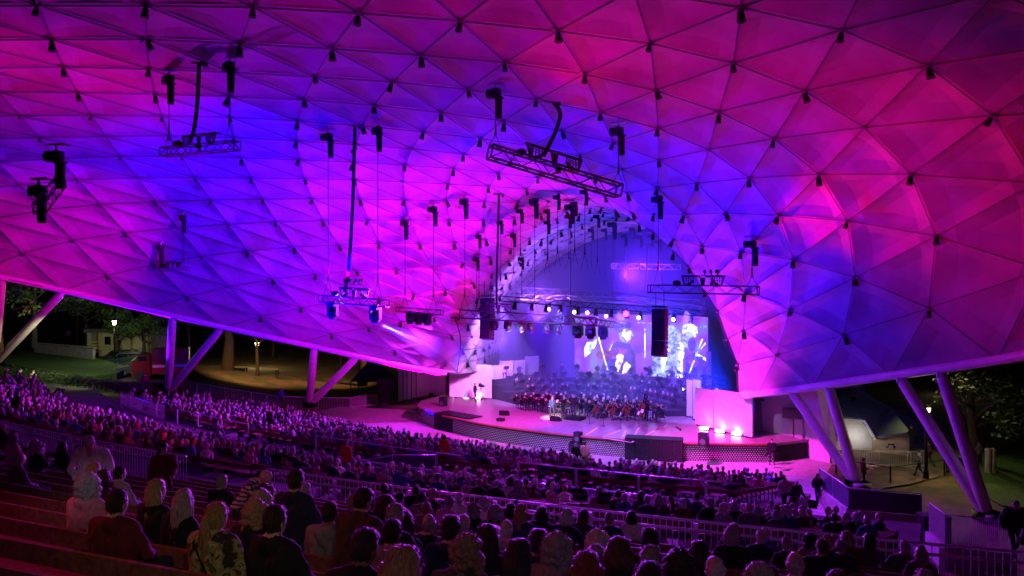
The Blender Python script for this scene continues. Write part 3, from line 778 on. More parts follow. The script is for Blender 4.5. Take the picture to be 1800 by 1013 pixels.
def hoist_kit(big=True):
    t = empty('chain_hoist', 'x', 'hoist')
    MB().box((0, 0, -.05), (.9, .12, .08)).box((0, .25, -.05), (.7, .1, .06), .5).box((0, 0, -.2), (.08, .08, .3)).build('bracket', M_truss2, t)
    m = MB().box((-.15, 0, -.55), (.62, .34, .42)).tube((-.5, 0, -.55), (.25, 0, -.55), .19, n=10).box((.1, 0, -.45), (.25, .4, .25)); m.build('motor', M_black, t)
    MB().tube((.18, 0, -.75), (.2, 0, -1.9), .2, .17, 10).box((.18, 0, -.8), (.42, .34, .1)).build('chain_bag', M_black, t)
    return Kit(t)
HO = hoist_kit(); nh = [0]
def hoist(top, zlow, label, sc=1.0, bridle=.35, ax=None):
    o = HO.put(top, random.uniform(-.4, .4) + SROT, label, 'chain hoists under the canopy', scale=(sc, sc, sc))
    ax = ax if ax is not None else Vector((1, 0, 0)); m = MB()
    a = Vector((0, 0, -.6 * sc)); zl = zlow - top.z; k = Vector((0, 0, zl + min(1.1, -zl * .2)))
    m.tube(a, k, .022, n=5)
    if bridle:
        m.ball(k, (.07, .07, .12), 6, 4); m.tube(k, Vector((0, 0, zl)) + ax * bridle, .018, n=4); m.tube(k, Vector((0, 0, zl)) - ax * bridle, .018, n=4)
        m.tube(k + Vector((0, 0, .5)), k, .045, n=6)
    # the chain is its own part, straight down in world space
    c = m.build('chain', M_black, o); c.matrix_parent_inverse = Matrix.Diagonal((1/sc, 1/sc, 1/sc, 1)) @ Matrix.Rotation(-o.rotation_euler.z, 4, 'Z')
    return o
def tray(t, c, x, y, L, h):          # perforated cable tray standing on a truss
    z = Vector((0, 0, 1)); m = MB(); hw = L / 2
    for s in (-1, 1):
        # two trapezoid cheeks with holes (built as lattice of bars) and a middle post
        P = lambda a, b: c + x * a + z * b
        off = y * .04
        m.slab([P(s*hw, h), P(s*hw*.12, h), P(s*hw*.12, h*.86), P(s*hw, h*.86)], off)
        m.slab([P(s*hw, h*.86), P(s*hw*.93, h*.86), P(s*hw*.80, 0), P(s*hw*.88, 0)], off)
        m.slab([P(s*hw*.86, .0), P(s*hw*.80, .13*h), P(s*hw*.45, .55*h), P(s*hw*.38, .40*h), P(s*hw*.62, 0)], off)
        m.slab([P(s*hw*.14, h*.86), P(0, h*.86), P(0, 0), P(s*hw*.07, 0)], off)
        for i in range(5):
            a = .42 + i * .11; m.slab([P(s*hw*a, h*.86), P(s*hw*(a+.03), h*.86), P(s*hw*(a+.05), h*(.42 - i*.07)), P(s*hw*(a+.02), h*(.42 - i*.07))], off)
        for b in (.52, .69): m.slab([P(s*hw*.40, h*b), P(s*hw*.90, h*b), P(s*hw*.90, h*(b+.05)), P(s*hw*.40, h*(b+.05))], off)
    m.slab([P(-hw, h), P(hw, h), P(hw, h+.05), P(-hw, h+.05)], y * .35)
    m.build('cable_tray', M_truss, t)
def cable(pts, r, label, wob=.1):
    pts = [Vector(p) for p in pts]; o = pts[0]; P = []
    for k in range(13):
        f = k / 12; a = f * (len(pts) - 1); i = min(int(a), len(pts) - 2); g = a - i
        p0 = pts[max(i-1, 0)]; p1 = pts[i]; p2 = pts[i+1]; p3 = pts[min(i+2, len(pts)-1)]
        P.append(.5 * ((2*p1) + (p2-p0)*g + (2*p0-5*p1+4*p2-p3)*g*g + (3*p1-p0-3*p2+p3)*g**3) - o)
    t = empty('cable_loom', label, 'cable', o, 0, 'thick black cable looms')
    MB().path(P, r, 8).build('cable', M_black, t, smooth=True)
    MB().box((0, 0, .05), (.8, .15, .08)).box((.3, 0, -.05), (.2, .3, .25)).build('roof_bracket', M_black, t)
def mh_kit():
    t = empty('moving_head_light', 'x', 'light')
    MB().box((0, 0, -.10), (.42, .34, .16)).box((0, 0, .02), (.3, .08, .1)).build('base', M_black, t)
    MB().box((-.24, 0, -.36), (.07, .18, .42)).box((.24, 0, -.36), (.07, .18, .42)).box((0, 0, -.18), (.52, .2, .05)).build('yoke', M_black, t)
    h = MB().tube((0, 0, -.26), (0, 0, -.62), .17, .2, 14).ball((0, 0, -.28), (.17, .17, .12), 12, 6).tube((0, 0, -.62), (0, 0, -.70), .2, .17, 14).build('head', M_black, t, smooth=True)
    MB().ball((0, 0, -.70), (.15, .15, .04), 14, 6).build('lens', mat('lamp_lens', (.3, .3, .4), .1), h)
    return Kit(t)
MH = mh_kit()
def par_kit():
    t = empty('par_light', 'x', 'light')
    MB().tube((0, 0, -.15), (0, -.05, -.5), .1, .16, 12).ball((0, 0, -.14), .11, 10, 6).build('can', M_black, t, smooth=True)
    MB().box((-.15, 0, -.12), (.025, .05, .3)).box((.15, 0, -.12), (.025, .05, .3)).box((0, 0, .04), (.32, .06, .03)).build('bracket', M_truss2, t)
    return Kit(t)
PAR = par_kit()
def rig(h1, h2, L_, R_, thick, name_lb, trayp=None, heads=(), m=None, hs=1.0, hl=('left', 'right'), P=None, cab=None, cabl='', hd=1.0):
    P1, P2 = P if P else (hit(*h1), hit(*h2))
    A = line_at(P1, P2, *L_); B = line_at(P1, P2, *R_)
    s = thick * (A.y + B.y) / 2 / F
    t = empty('truss', f'{name_lb}', 'truss', (A + B) / 2, 0, 'trusses flown over the audience')
    c = (A + B) / 2; x, y, z = truss_parts(t, A - c, B - c, s, m or M_truss)
    if trayp:
        pc = line_at(P1, P2, trayp[0], trayp[1]); pl = (line_at(P1, P2, trayp[0] + trayp[2], trayp[1]) - line_at(P1, P2, trayp[0] - trayp[2], trayp[1])); pl.z = 0
        q = line_at(A, B, trayp[0], 0); f = (q - A).xy.length / max(.01, (B - A).xy.length); zz = A.z + (B.z - A.z) * f
        tray(t, Vector((q.x, q.y, zz + s/2)) - c, x, y, pl.length, trayp[3] * q.y / F)
        MB().ball(Vector((q.x, q.y, zz + s/2 + .15)) - c - x * (pl.length/2 + .3), (.28, .2, .2), 8, 6).build('junction_box', M_black, t)
    for k, (hp, hx) in enumerate(((h1, P1), (h2, P2))):
        if hp is None: continue
        q = line_at(A, B, hp[0], 0); f = max(-.1, min(1.1, (q - A).dot(B - A) / (B - A).length_squared)); 
        f = ((Vector((hx.x, hx.y, 0)) - Vector((A.x, A.y, 0))).dot(Vector((B.x-A.x, B.y-A.y, 0)))) / (B - A).xy.length_squared
        zz = A.z + (B.z - A.z) * f + s/2
        hoist(hx, zz, f'black chain hoist holding the {hl[k]} end of the {cabl}', hs, .35 * hs, x)
    for k, hx in enumerate(heads):
        q = line_at(A, B, hx, 0); f = (q - A).xy.length / max(.01, (B - A).xy.length)
        zz = A.z + (B.z - A.z) * f - s/2
        MH.put(Vector((q.x, q.y, zz)), SROT, f'black moving-head light, {ordn(k+1)} from the left under the {cabl}', 'moving-head lights under the trusses', scale=(hd, hd, hd))
    if cab:
        top = hit(*cab[0]); q = line_at(A, B, cab[-1][0], 0); f = (q - A).xy.length / max(.01, (B - A).xy.length)
        end = Vector((q.x, q.y, A.z + (B.z - A.z) * f + s/2 + .3)); pts = [top]
        for i, (px, py) in enumerate(cab[1:-1], 1):
            Y = top.y + (end.y - top.y) * i / (len(cab) - 1); pts.append(at(px, py, Y))
        pts.append(end); cable(pts, cab[0][2] if len(cab[0]) > 2 else .11, f'black cable loom dropping from the canopy to the {cabl}')
    return A, B
_hit = hit
def hit(px, py, *a): return _hit(px, py)
def par_at(p, lb): PAR.put(p, SROT, lb, 'par lights on trusses', scale=(1.4, 1.4, 1.4))
rig((297, 122), (403, 98), (287, 268), (417, 256), 15, 'short dark truss with cable tray, high at the upper left', (349, 250, 30, 18), cabl='upper left truss', cab=[(350, 112), (347, 180), (341, 228), (335, 250)])
A2, B2 = rig((577, 226), (664, 214), (564, 525), (681, 534), 12, 'dark truss with tray and two spotlights over the left audience', (622, 515, 26, 16), heads=(585, 660), cabl='truss over the left audience', cab=[(624, 222), (620, 360), (613, 470), (606, 500)], hd=1.45)
A3, B3 = rig((871, 146), (1087, 214), (861, 267), (1088, 336), 22, 'long dark truss tilting away across the upper middle, with big perforated tray', (975, 280, 50, 24), cabl='long tilted truss in the upper middle', cab=[(972, 180), (985, 200), (975, 235), (955, 262)])
rig((1157, 336), (1322, 414), (1141, 508), (1333, 511), 14, 'level dark truss with perforated tray on the right before the pink canopy edge', (1235, 500, 38, 17), cabl='level truss on the right')
rig((712, 380), (762, 356), (698, 544), (777, 550), 8, 'small purple-lit truss with three lights left of the stage', heads=(721, 736, 751), cabl='small truss left of the stage', hs=1.0, hd=1.3)
rig((817, 342), (940, 342), (808, 552), (1048, 566), 14, 'long dark truss with tray and a row of moving lights before the stage', (877, 550, 23, 15), heads=(869, 893, 917, 934, 960, 981), cabl='long truss before the stage', cab=[(877, 343, .09), (875, 420), (873, 500), (873, 540)], hd=1.15)
rig((1003, 352), (1077, 385), (985, 561), (1097, 573), 11, 'short dark truss with three large moving lights over the stage front', heads=(1016, 1038, 1060), cabl='short truss over the stage front', hd=1.6)
rig((283, 425), (322, 372), (281, 474), (331, 473), 6, 'faint small truss against the blue left wall', (303, 468, 14, 9), cabl='faint small truss on the left', hs=.9)
# far-left truss seen almost end-on
p1 = hit(66, 318); p2 = hit(98, 256)
c = at(86, 345, 24); A = at(68, 368, 23.2) ; B = at(106, 320, 25.6)
t = empty('truss', 'dark truss seen nearly end-on, tilting at the far left edge', 'truss', (A + B)/2, 0, 'trusses flown over the audience'); truss_parts(t, A - (A+B)/2, B - (A+B)/2, .32, M_truss)
for k, (px, yt, yb) in enumerate(((68, 312, 350), (99, 252, 325))):
    top = hit(px, yt); q = at(px, yb, 24.3); 
    tt = top if top.y > 0 else q
    hoist(at(px, yt, 24.3), q.z, f'black chain hoist holding the {"left" if k == 0 else "right"} end of the far-left truss', .8, .2)
# ring of trusses above the stage
def free_truss(a, b, th, lb, m=M_truss2):
    A = at(*a); B = at(*b); c = (A + B) / 2; t = empty('truss', lb, 'truss', c, 0, 'trusses over the stage'); truss_parts(t, A - c, B - c, th, m); return A, B
free_truss((908, 511, 67), (1080, 520, 64), .62, 'upper silver truss over the stage, left span catching pink light')
free_truss((1080, 521, 64), (1240, 545, 60), .62, 'upper silver truss over the stage, right span')
FT = free_truss((878, 525, 66), (1244, 552, 60.5), .45, 'long dark lighting truss over the stage front carrying lamps', M_truss)
free_truss((915, 522, 72), (1238, 532, 69), .5, 'rear silver truss high over the orchestra')
free_truss((953, 445, 67), (1020, 448, 66), .45, 'small pale truss hanging high before the blue back wall')
free_truss((1076, 468, 73), (1196, 470, 71), .5, 'pale truss high at the right before the dark back wall')
free_truss((832, 512, 66), (882, 515, 65), .45, 'small magenta-lit truss above the left speaker column')
for k, px in enumerate((905, 935, 960, 985, 1016, 1048, 1075, 1102, 1126, 1150, 1185, 1215)):
    f = (px - 878) / 366.0; p = FT[0] + (FT[1] - FT[0]) * f; p = line_at(FT[0], FT[1], px, 0); g = (p - FT[0]).xy.length / (FT[1] - FT[0]).xy.length
    par_at(Vector((p.x, p.y, FT[0].z + (FT[1].z - FT[0].z) * g - .2)), f'small black stage lamp, {ordn(k+1)} from the left under the lighting truss over the stage')
# line-array columns
def array(px, pt, pb, w, Y, label, curve_=1):
    top = at(px, pt, Y); n = 12; hgt = (pb - pt) * Y / F; wid = w * Y / F
    t = empty('line_array', label, 'speaker', top, SROT, 'hanging speaker columns')
    b = MB(); g = MB(); y = 0; z = 0; eh = hgt / n
    for k in range(n):
        a = -R(1.2) * max(0, k - 5) ** 1.3
        rot = Matrix.Rotation(a, 3, 'X'); c = Vector((0, y, z - eh/2)); d_ = rot @ Vector((0, 0, -eh)); b.box(c, (wid, .75, eh * .94), rot=rot); g.box(c + rot @ Vector((0, -.385, 0)), (wid * .92, .02, eh * .8), rot=rot)
        y += d_.y; z += d_.z
    b.build('speaker_boxes', M_black, t); g.build('grille', mat('speaker_grille'), t)
    MB().box((0, 0, .15), (wid * 1.1, .5, .1)).tube((-.3, 0, .1), (-.3, 0, 1.3), .03, n=5).tube((.3, 0, .1), (.3, 0, 1.3), .03, n=5).build('bumper_frame', M_truss, t)
array(857, 524, 597, 20, 57, 'black hanging speaker column left of the stage against the pale wall')
array(1160, 543, 627, 24, 52, 'larger black hanging speaker column in front of the video screen')
# motors hanging in front of the rear arch
lst = [(880,405,'rose'),(903,428,''),(917,470,''),(940,372,''),(962,385,''),(980,360,''),(963,405,''),(1010,372,''),(1028,350,''),(1050,395,''),(1080,410,''),(1098,430,''),(1112,418,''),(1125,432,''),(1145,430,''),(1158,440,''),(1063,420,''),(1040,420,''),(915,385,''),(1000,395,''),(842,430,''),(838,470,'')]
for k, (px, py, _) in enumerate(sorted(lst)):
    p = hit(px, py - 22)
    if p is None or p.y < 40: p = at(px, py - 22, 68)
    hoist(p, p.z - random.uniform(4, 6.5), f'hazy chain hoist hanging from the rear canopy above the stage, {ordn(k+1)} from the left', .72, .25)
for a, b in (((1098, 475), (1103, 520)), ((1138, 455), (1131, 515)), ((855, 440), (848, 500))):
    p = at(a[0], a[1] - 25, 70); cable([p, at((a[0]+b[0])/2 + 2, (a[1]+b[1])/2, 70), at(b[0], b[1], 70)], .09, f'pale hazy cable loom hanging {"left of" if a[0] < 900 else "behind"} the stage trusses' + (' at the right' if a[0] > 1120 else ''))
cable([hit(800, 560) if hit(800, 560) else at(812, 560, 60), at(810, 600, 59), at(803, 655, 61)], .04, 'thin cable running down the magenta canopy to its left tip')
# lamps at the lattice nodes
def node_kit():
    t = empty('spotlight', 'x', 'light')
    MB().box((0, 0, -.1), (.06, .06, .24)).box((.14, 0, -.04), (.3, .1, .06)).build('bracket', M_truss2, t)
    MB().tube((-.05, 0, -.2), (-.08, 0, -.52), .11, .16, 9).ball((-.05, 0, -.2), .12, 9, 5).build('lamp_can', M_black, t, smooth=True)
    return Kit(t)
NK = node_kit(); used_px = []
nl = 0
cands = []
for i, row in enumerate(nodes[1:-1], 1):
    for j, p in enumerate(row[1:-1], 1):
        q = inw((i, j)); u, v = UV(q.x, q.y)
        if q.y < 3 or v > 12: continue
        px = 900 + F*q.x/q.y; py = 506.5 - F*(q.z - H)/q.y
        if -5 < px < 1805 and -5 < py < 720:
            h_ = hit(px, py)
            if h_ is not None and h_.y < q.y - 2.5: continue
            cands.append((px, py, q, v, i, j))
rowsby = {}
for c_ in sorted(cands, key=lambda c: c[4]): rowsby.setdefault(c_[4], []).append(c_)
for ri, (i, cs) in enumerate(sorted(rowsby.items())):
    cs.sort(key=lambda c: c[5])
    for k, (px, py, q, v, _, j) in enumerate(cs):
        if (i * 7 + j * 13) % 9 == 0 and py > 200: continue
        s = 1.15 if v > -22 else 1.25
        if px < 420 and py > 200: s = .7
        side = 'left wall' if px < 600 else ('roof crown' if px < 1150 else 'right slope')
        s *= random.uniform(.72, 1.0); NK.put(q, 0, f'black spotlight, {ordn(k+1)} from the stage on the {ordn(ri+1)} lattice line, {side}', 'spotlights at the canopy lattice nodes', scale=(s, s, s * random.uniform(.8, 1.1)), rot=(random.uniform(-.35, .35), random.uniform(-.35, .35), random.uniform(0, 6.28))); nl += 1
print('node lamps', nl)
# ------------------------------------------------------------ people
def capsule(m, p, q, r0, r1, n=10):
    m.tube(p, q, r0, r1, n); m.ball(p, r0, n, 6); m.ball(q, r1, n, 6)
def remesh(mb, vox):
    me = mb.mesh('tmp', M_skin); o = bpy.data.objects.new('tmp', me); COL.objects.link(o)
    md = o.modifiers.new('r', 'REMESH'); md.mode = 'VOXEL'; md.voxel_size = vox; md.use_smooth_shade = True
    sm = o.modifiers.new('s', 'SMOOTH'); sm.iterations = 2; sm.factor = .6
    dg = bpy.context.evaluated_depsgraph_get(); me2 = bpy.data.meshes.new_from_object(o.evaluated_get(dg))
    bpy.data.objects.remove(o); bpy.data.meshes.remove(me); return me2
TAGM = {'skin': 0, 'top': 1, 'leg': 2, 'shoe': 3}
def Vx(*a): return Vector(a)
POSES = {
 'sit': dict(pel=(0,.0,.52), che=(0,-.03,.86), neck=(0,-.02,.99), head=(0,.02,1.165), sh=(.17,-.02,.955), el=(.25,.05,.72), wr=(.11,.27,.62), hip=(.09,.03,.52), kn=(.12,.45,.50), an=(.12,.43,.09), toe=(.14,.58,.04), tilt=(0,0)),
 'sit_turn': dict(pel=(0,.0,.52), che=(.02,-.02,.86), neck=(.03,0,.99), head=(.05,.03,1.16), sh=(.17,-.01,.95), el=(.24,.10,.74), wr=(.05,.26,.80), hip=(.09,.03,.52), kn=(.14,.45,.50), an=(.09,.46,.09), toe=(.10,.60,.04), tilt=(-.1,.6)),
 'sit_lean': dict(pel=(0,-.02,.52), che=(0,.08,.84), neck=(0,.14,.96), head=(0,.20,1.12), sh=(.18,.12,.92), el=(.24,.25,.68), wr=(.10,.42,.62), hip=(.09,.03,.52), kn=(.14,.45,.50), an=(.15,.40,.09), toe=(.17,.55,.04), tilt=(-.25,-.2)),
 'stand': dict(pel=(0,0,.95), che=(0,-.01,1.28), neck=(0,0,1.43), head=(0,.02,1.60), sh=(.185,0,1.40), el=(.26,-.02,1.12), wr=(.25,.10,.87), hip=(.095,0,.92), kn=(.105,.02,.50), an=(.11,0,.09), toe=(.13,.15,.04), tilt=(-.1,0)),
 'look_down': dict(pel=(0,0,.95), che=(0,.01,1.28), neck=(0,.05,1.43), head=(0,.11,1.585), sh=(.19,0,1.40), el=(.29,-.02,1.12), wr=(.16,.22,1.0), hip=(.10,0,.92), kn=(.11,.02,.50), an=(.11,0,.09), toe=(.13,.15,.04), tilt=(-.6,0)),
 'bend': dict(pel=(0,-.10,.90), che=(0,.14,1.20), neck=(0,.27,1.30), head=(0,.39,1.40), sh=(.185,.22,1.28), el=(.26,.36,1.02), wr=(.14,.50,.85), hip=(.095,-.08,.88), kn=(.11,.02,.48), an=(.11,0,.09), toe=(.13,.15,.04), tilt=(-.8,0)),
 'walk': dict(pel=(0,0,.93), che=(0,.03,1.27), neck=(0,.05,1.42), head=(0,.08,1.59), sh=(.185,.03,1.39), el=(.26,-.02,1.12), wr=(.24,.14,.9), hip=(.09,0,.91), kn=(.09,.12,.52), an=(.08,.24,.10), toe=(.09,.38,.05), tilt=(-.1,0), walk=True),
 'play': dict(pel=(0,.0,.52), che=(0,.0,.86), neck=(0,.02,.99), head=(-.02,.05,1.16), sh=(.17,.02,.955), el=(.28,.22,.80), wr=(.16,.40,.98), hip=(.09,.03,.52), kn=(.14,.45,.50), an=(.14,.43,.09), toe=(.16,.58,.04), tilt=(-.15,.2)),
 'blow': dict(pel=(0,.0,.52), che=(0,-.02,.87), neck=(0,.0,1.0), head=(0,.03,1.17), sh=(.17,.0,.965), el=(.22,.20,.80), wr=(.05,.30,1.02), hip=(.09,.03,.52), kn=(.14,.45,.50), an=(.14,.43,.09), toe=(.16,.58,.04), tilt=(0,0)),
 'conduct': dict(pel=(0,0,.95), che=(0,.02,1.28), neck=(0,.03,1.43), head=(0,.06,1.60), sh=(.185,.02,1.40), el=(.36,.16,1.25), wr=(.34,.38,1.42), hip=(.095,0,.92), kn=(.105,.02,.50), an=(.11,0,.09), toe=(.13,.15,.04), tilt=(-.1,0)),
 'sing': dict(pel=(0,0,.95), che=(0,-.02,1.28), neck=(0,0,1.43), head=(0,.02,1.60), sh=(.185,0,1.40), el=(.27,.02,1.14), wr=(.20,.22,1.02), hip=(.11,0,.92), kn=(.16,.04,.50), an=(.18,0,.09), toe=(.21,.15,.04), tilt=(.1,0), mic=True),
}
def person_mesh(pose, vox=.02, coat=0.0, hood=False, wide=1.0, skin=M_skin, key=None):
    P = {k: (Vector(v) if len(v) == 3 else v) for k, v in POSES[pose].items() if not isinstance(v, bool)}
    prims = []; m = MB()
    def cap(p, q, r0, r1, tg): prims.append((Vector(p), Vector(q), r0, r1, TAGM[tg])); capsule(m, p, q, r0, r1)
    X = lambda v, s: Vector((v.x * s * wide if abs(v.x) > .03 else v.x, v.y, v.z))
    c = coat
    for s in (-1, 1):
        o = Vector((.055 * s * wide, 0, 0)); o2 = Vector((.085 * s * wide, 0, 0))
        cap(P['pel'] + o, P['che'] + o2, .115 + c, .105 + c, 'top')
    cap(P['pel'] + Vector((-.05,0,-.02)), P['pel'] + Vector((.05,0,-.02)), .125, .125, 'leg')
    cx = P['che'].x
    sl = Vector((P['sh'].x * wide + cx, P['sh'].y, P['sh'].z)); sr = Vector((-P['sh'].x * wide + cx, P['sh'].y, P['sh'].z))
    mid = (sl + sr) / 2 + Vector((0, 0, .035)); cap(mid, sl - Vector((.02,0,0)), .075 + c, .062 + c, 'top'); cap(mid, sr + Vector((.02,0,0)), .075 + c, .062 + c, 'top')
    cap(P['neck'] - Vector((0,0,.05)), P['neck'] + (P['head'] - P['neck']) * .5, .058, .052, 'skin')
    walk = POSES[pose].get('walk'); mic = POSES[pose].get('mic')
    hands = []
    for s, sh in ((1, sl), (-1, sr)):
        e = X(P['el'], s) + Vector((cx, 0, 0)); w_ = X(P['wr'], s)
        if walk: e = e + Vector((0, -.06 * s, 0)); w_ = w_ + Vector((0, -.18 * s, .03))
        if mic and s == -1: e = Vector((-.26, .12, 1.16)); w_ = Vector((-.07, .17, 1.44))
        if pose == 'play' and s == -1: e = Vector((-.30, .10, .82)); w_ = Vector((-.12, .38, .90))
        if pose == 'stand' and s == -1: w_ = Vector((-.10, .24, 1.05)); e = Vector((-.25, .02, 1.12))
        cap(sh, e, .056 + c, .045 + c * .8, 'top'); cap(e, w_, .044 + c * .8, .033 + c * .5, 'top')
        hands.append((w_, (w_ - e).normalized(), s))
        h = X(P['hip'], s); k = X(P['kn'], s); a = X(P['an'], s); to = X(P['toe'], s)
        if walk and s == -1: k = Vector((k.x, -.02, .5)); a = Vector((a.x, -.30, .16)); to = Vector((to.x, -.18, .05))
        cap(h, k, .088, .062, 'leg'); cap(k, a, .06, .042, 'leg'); cap(a, to, .045, .035, 'shoe'); cap(a + Vector((0,-.03,-.03)), to, .04, .03, 'shoe')
    hd = P['head']; tx, tz = P['tilt']; HR = Matrix.Rotation(tz, 3, 'Z') @ Matrix.Rotation(tx, 3, 'X')
    m.ball(hd, (.076, .094, .115), 16, 12, rot=HR); prims.append((hd, hd + Vector((0,0,.001)), .1, .1, 0))
    m.ball(hd + HR @ Vx(0, .022, -.06), (.055, .068, .055), 12, 8, rot=HR)
    m.tube(hd + HR @ Vx(0, .088, .012), hd + HR @ Vx(0, .112, -.028), .010, .017, 8)
    for s in (-1, 1): m.ball(hd + HR @ Vx(.078 * s, -.005, -.005), (.012, .022, .032), 8, 6, rot=HR)
    if hood: cap(P['neck'] + Vx(-.05, -.09, .0), P['neck'] + Vx(.05, -.09, .0), .075, .075, 'top'); cap(P['neck'] + Vx(0, -.10, -.05), P['neck'] + Vx(0, -.11, -.10), .08, .05, 'top')
    else: cap(P['neck'] + Vx(-.03, -.03, -.0), P['neck'] + Vx(.03, -.03, -.0), .062 + c, .062 + c, 'top')
    me = remesh(m, vox)
    # classify faces by nearest body segment
    nv = len(me.vertices); co = np.empty(nv * 3, 'f'); me.vertices.foreach_get('co', co); co = co.reshape(-1, 3)
    best = np.full(nv, 1e9); tg = np.zeros(nv, int)
    for p, q, r0, r1, k in prims:
        p = np.array(p); d = np.array(q) - p; L2 = max(d @ d, 1e-9); t = np.clip(((co - p) @ d) / L2, 0, 1)
        ds = np.linalg.norm(co - (p + t[:, None] * d), axis=1) - (r0 + (r1 - r0) * t)
        k_ = ds < best; best[k_] = ds[k_]; tg[k_] = k
    if vox <= .021:
        from mathutils import noise as mn
        no = np.empty(nv * 3, 'f'); me.vertices.foreach_get('normal', no); no = no.reshape(-1, 3)
        dd = np.array([mn.noise(Vector((float(c[0]) * 14, float(c[1]) * 14, float(c[2]) * 8))) * .022 + mn.noise(Vector((float(c[0]) * 34, float(c[1]) * 30, float(c[2]) * 16))) * .005 for c in co])
        dd[(tg == 0) | (tg == 3)] = 0; me.vertices.foreach_set('co', (co + no * dd[:, None]).ravel())
    Hm = np.array(HR.transposed()); loc = (co - np.array(hd)) @ Hm.T
    inh = (np.abs(loc[:, 0]) < .10) & (np.abs(loc[:, 1]) < .13) & (loc[:, 2] > -.13); tg[inh & (loc[:, 2] > -.10)] = 0
    for m_ in (skin, M_top, M_trouser, M_shoe, M_eye, mat('lip', (.35, .12, .11), .5)): me.materials.append(m_)
    if len(me.materials) > 6:
        me.materials.clear()
        for m_ in (skin, M_top, M_trouser, M_shoe, M_eye, MATS['lip']): me.materials.append(m_)
    me.polygons.foreach_set('material_index', [int(tg[p.vertices[0]]) for p in me.polygons])
    me.polygons.foreach_set('use_smooth', [True] * len(me.polygons))
    # eyes, lips and fingers join the same mesh
    ex = MB()
    if vox < .03:
        for s in (-1, 1): ex.ball(hd + HR @ Vx(.031 * s, .080, .014), (.014, .010, .009), 8, 6, 4, rot=HR)
        ex.ball(hd + HR @ Vx(0, .084, -.062), (.024, .008, .007), 8, 5, 5, rot=HR)
        for w_, d, s in hands:
            a = d.orthogonal().normalized(); side = Vector((-s, 0, 0)); side = (side - d * side.dot(d)).normalized(); a = d.cross(side)
            if a.z > 0: a = -a
            ex.ball(w_ + d * .05, (.036, .036, .036), 8, 6, 0); c0 = w_ + d * .045
            ex.box(c0 + d * .01, (.07, .07, .028), rot=Matrix((side, d, a)).transposed())
            for k, ln in enumerate((.062, .072, .068, .052)):
                b = c0 + d * .04 + side * (.028 - .019 * k); q = b + d * ln * .5 + a * .006; e = q + d * ln * .35 + a * ln * .45
                ex.path([b, q, e], [.010, .009, .007], 6, 0)
            th = c0 + side * .03; ex.path([th, th + side * .025 + d * .025 + a * .01, th + side * .022 + d * .055 + a * .022], [.012, .010, .008], 6, 0)
    if ex.v:
        bm = bmesh.new(); bm.from_mesh(me); off = len(bm.verts)
        vv = [bm.verts.new(v) for v in ex.v]
        for f, mi in zip(ex.f, ex.m):
            try: nf = bm.faces.new([vv[i] for i in f]); nf.material_index = mi; nf.smooth = True
            except ValueError: pass
        bm.to_mesh(me); bm.free()
    me.name = 'person_' + pose
    return me, hd.copy(), (tx, tz)
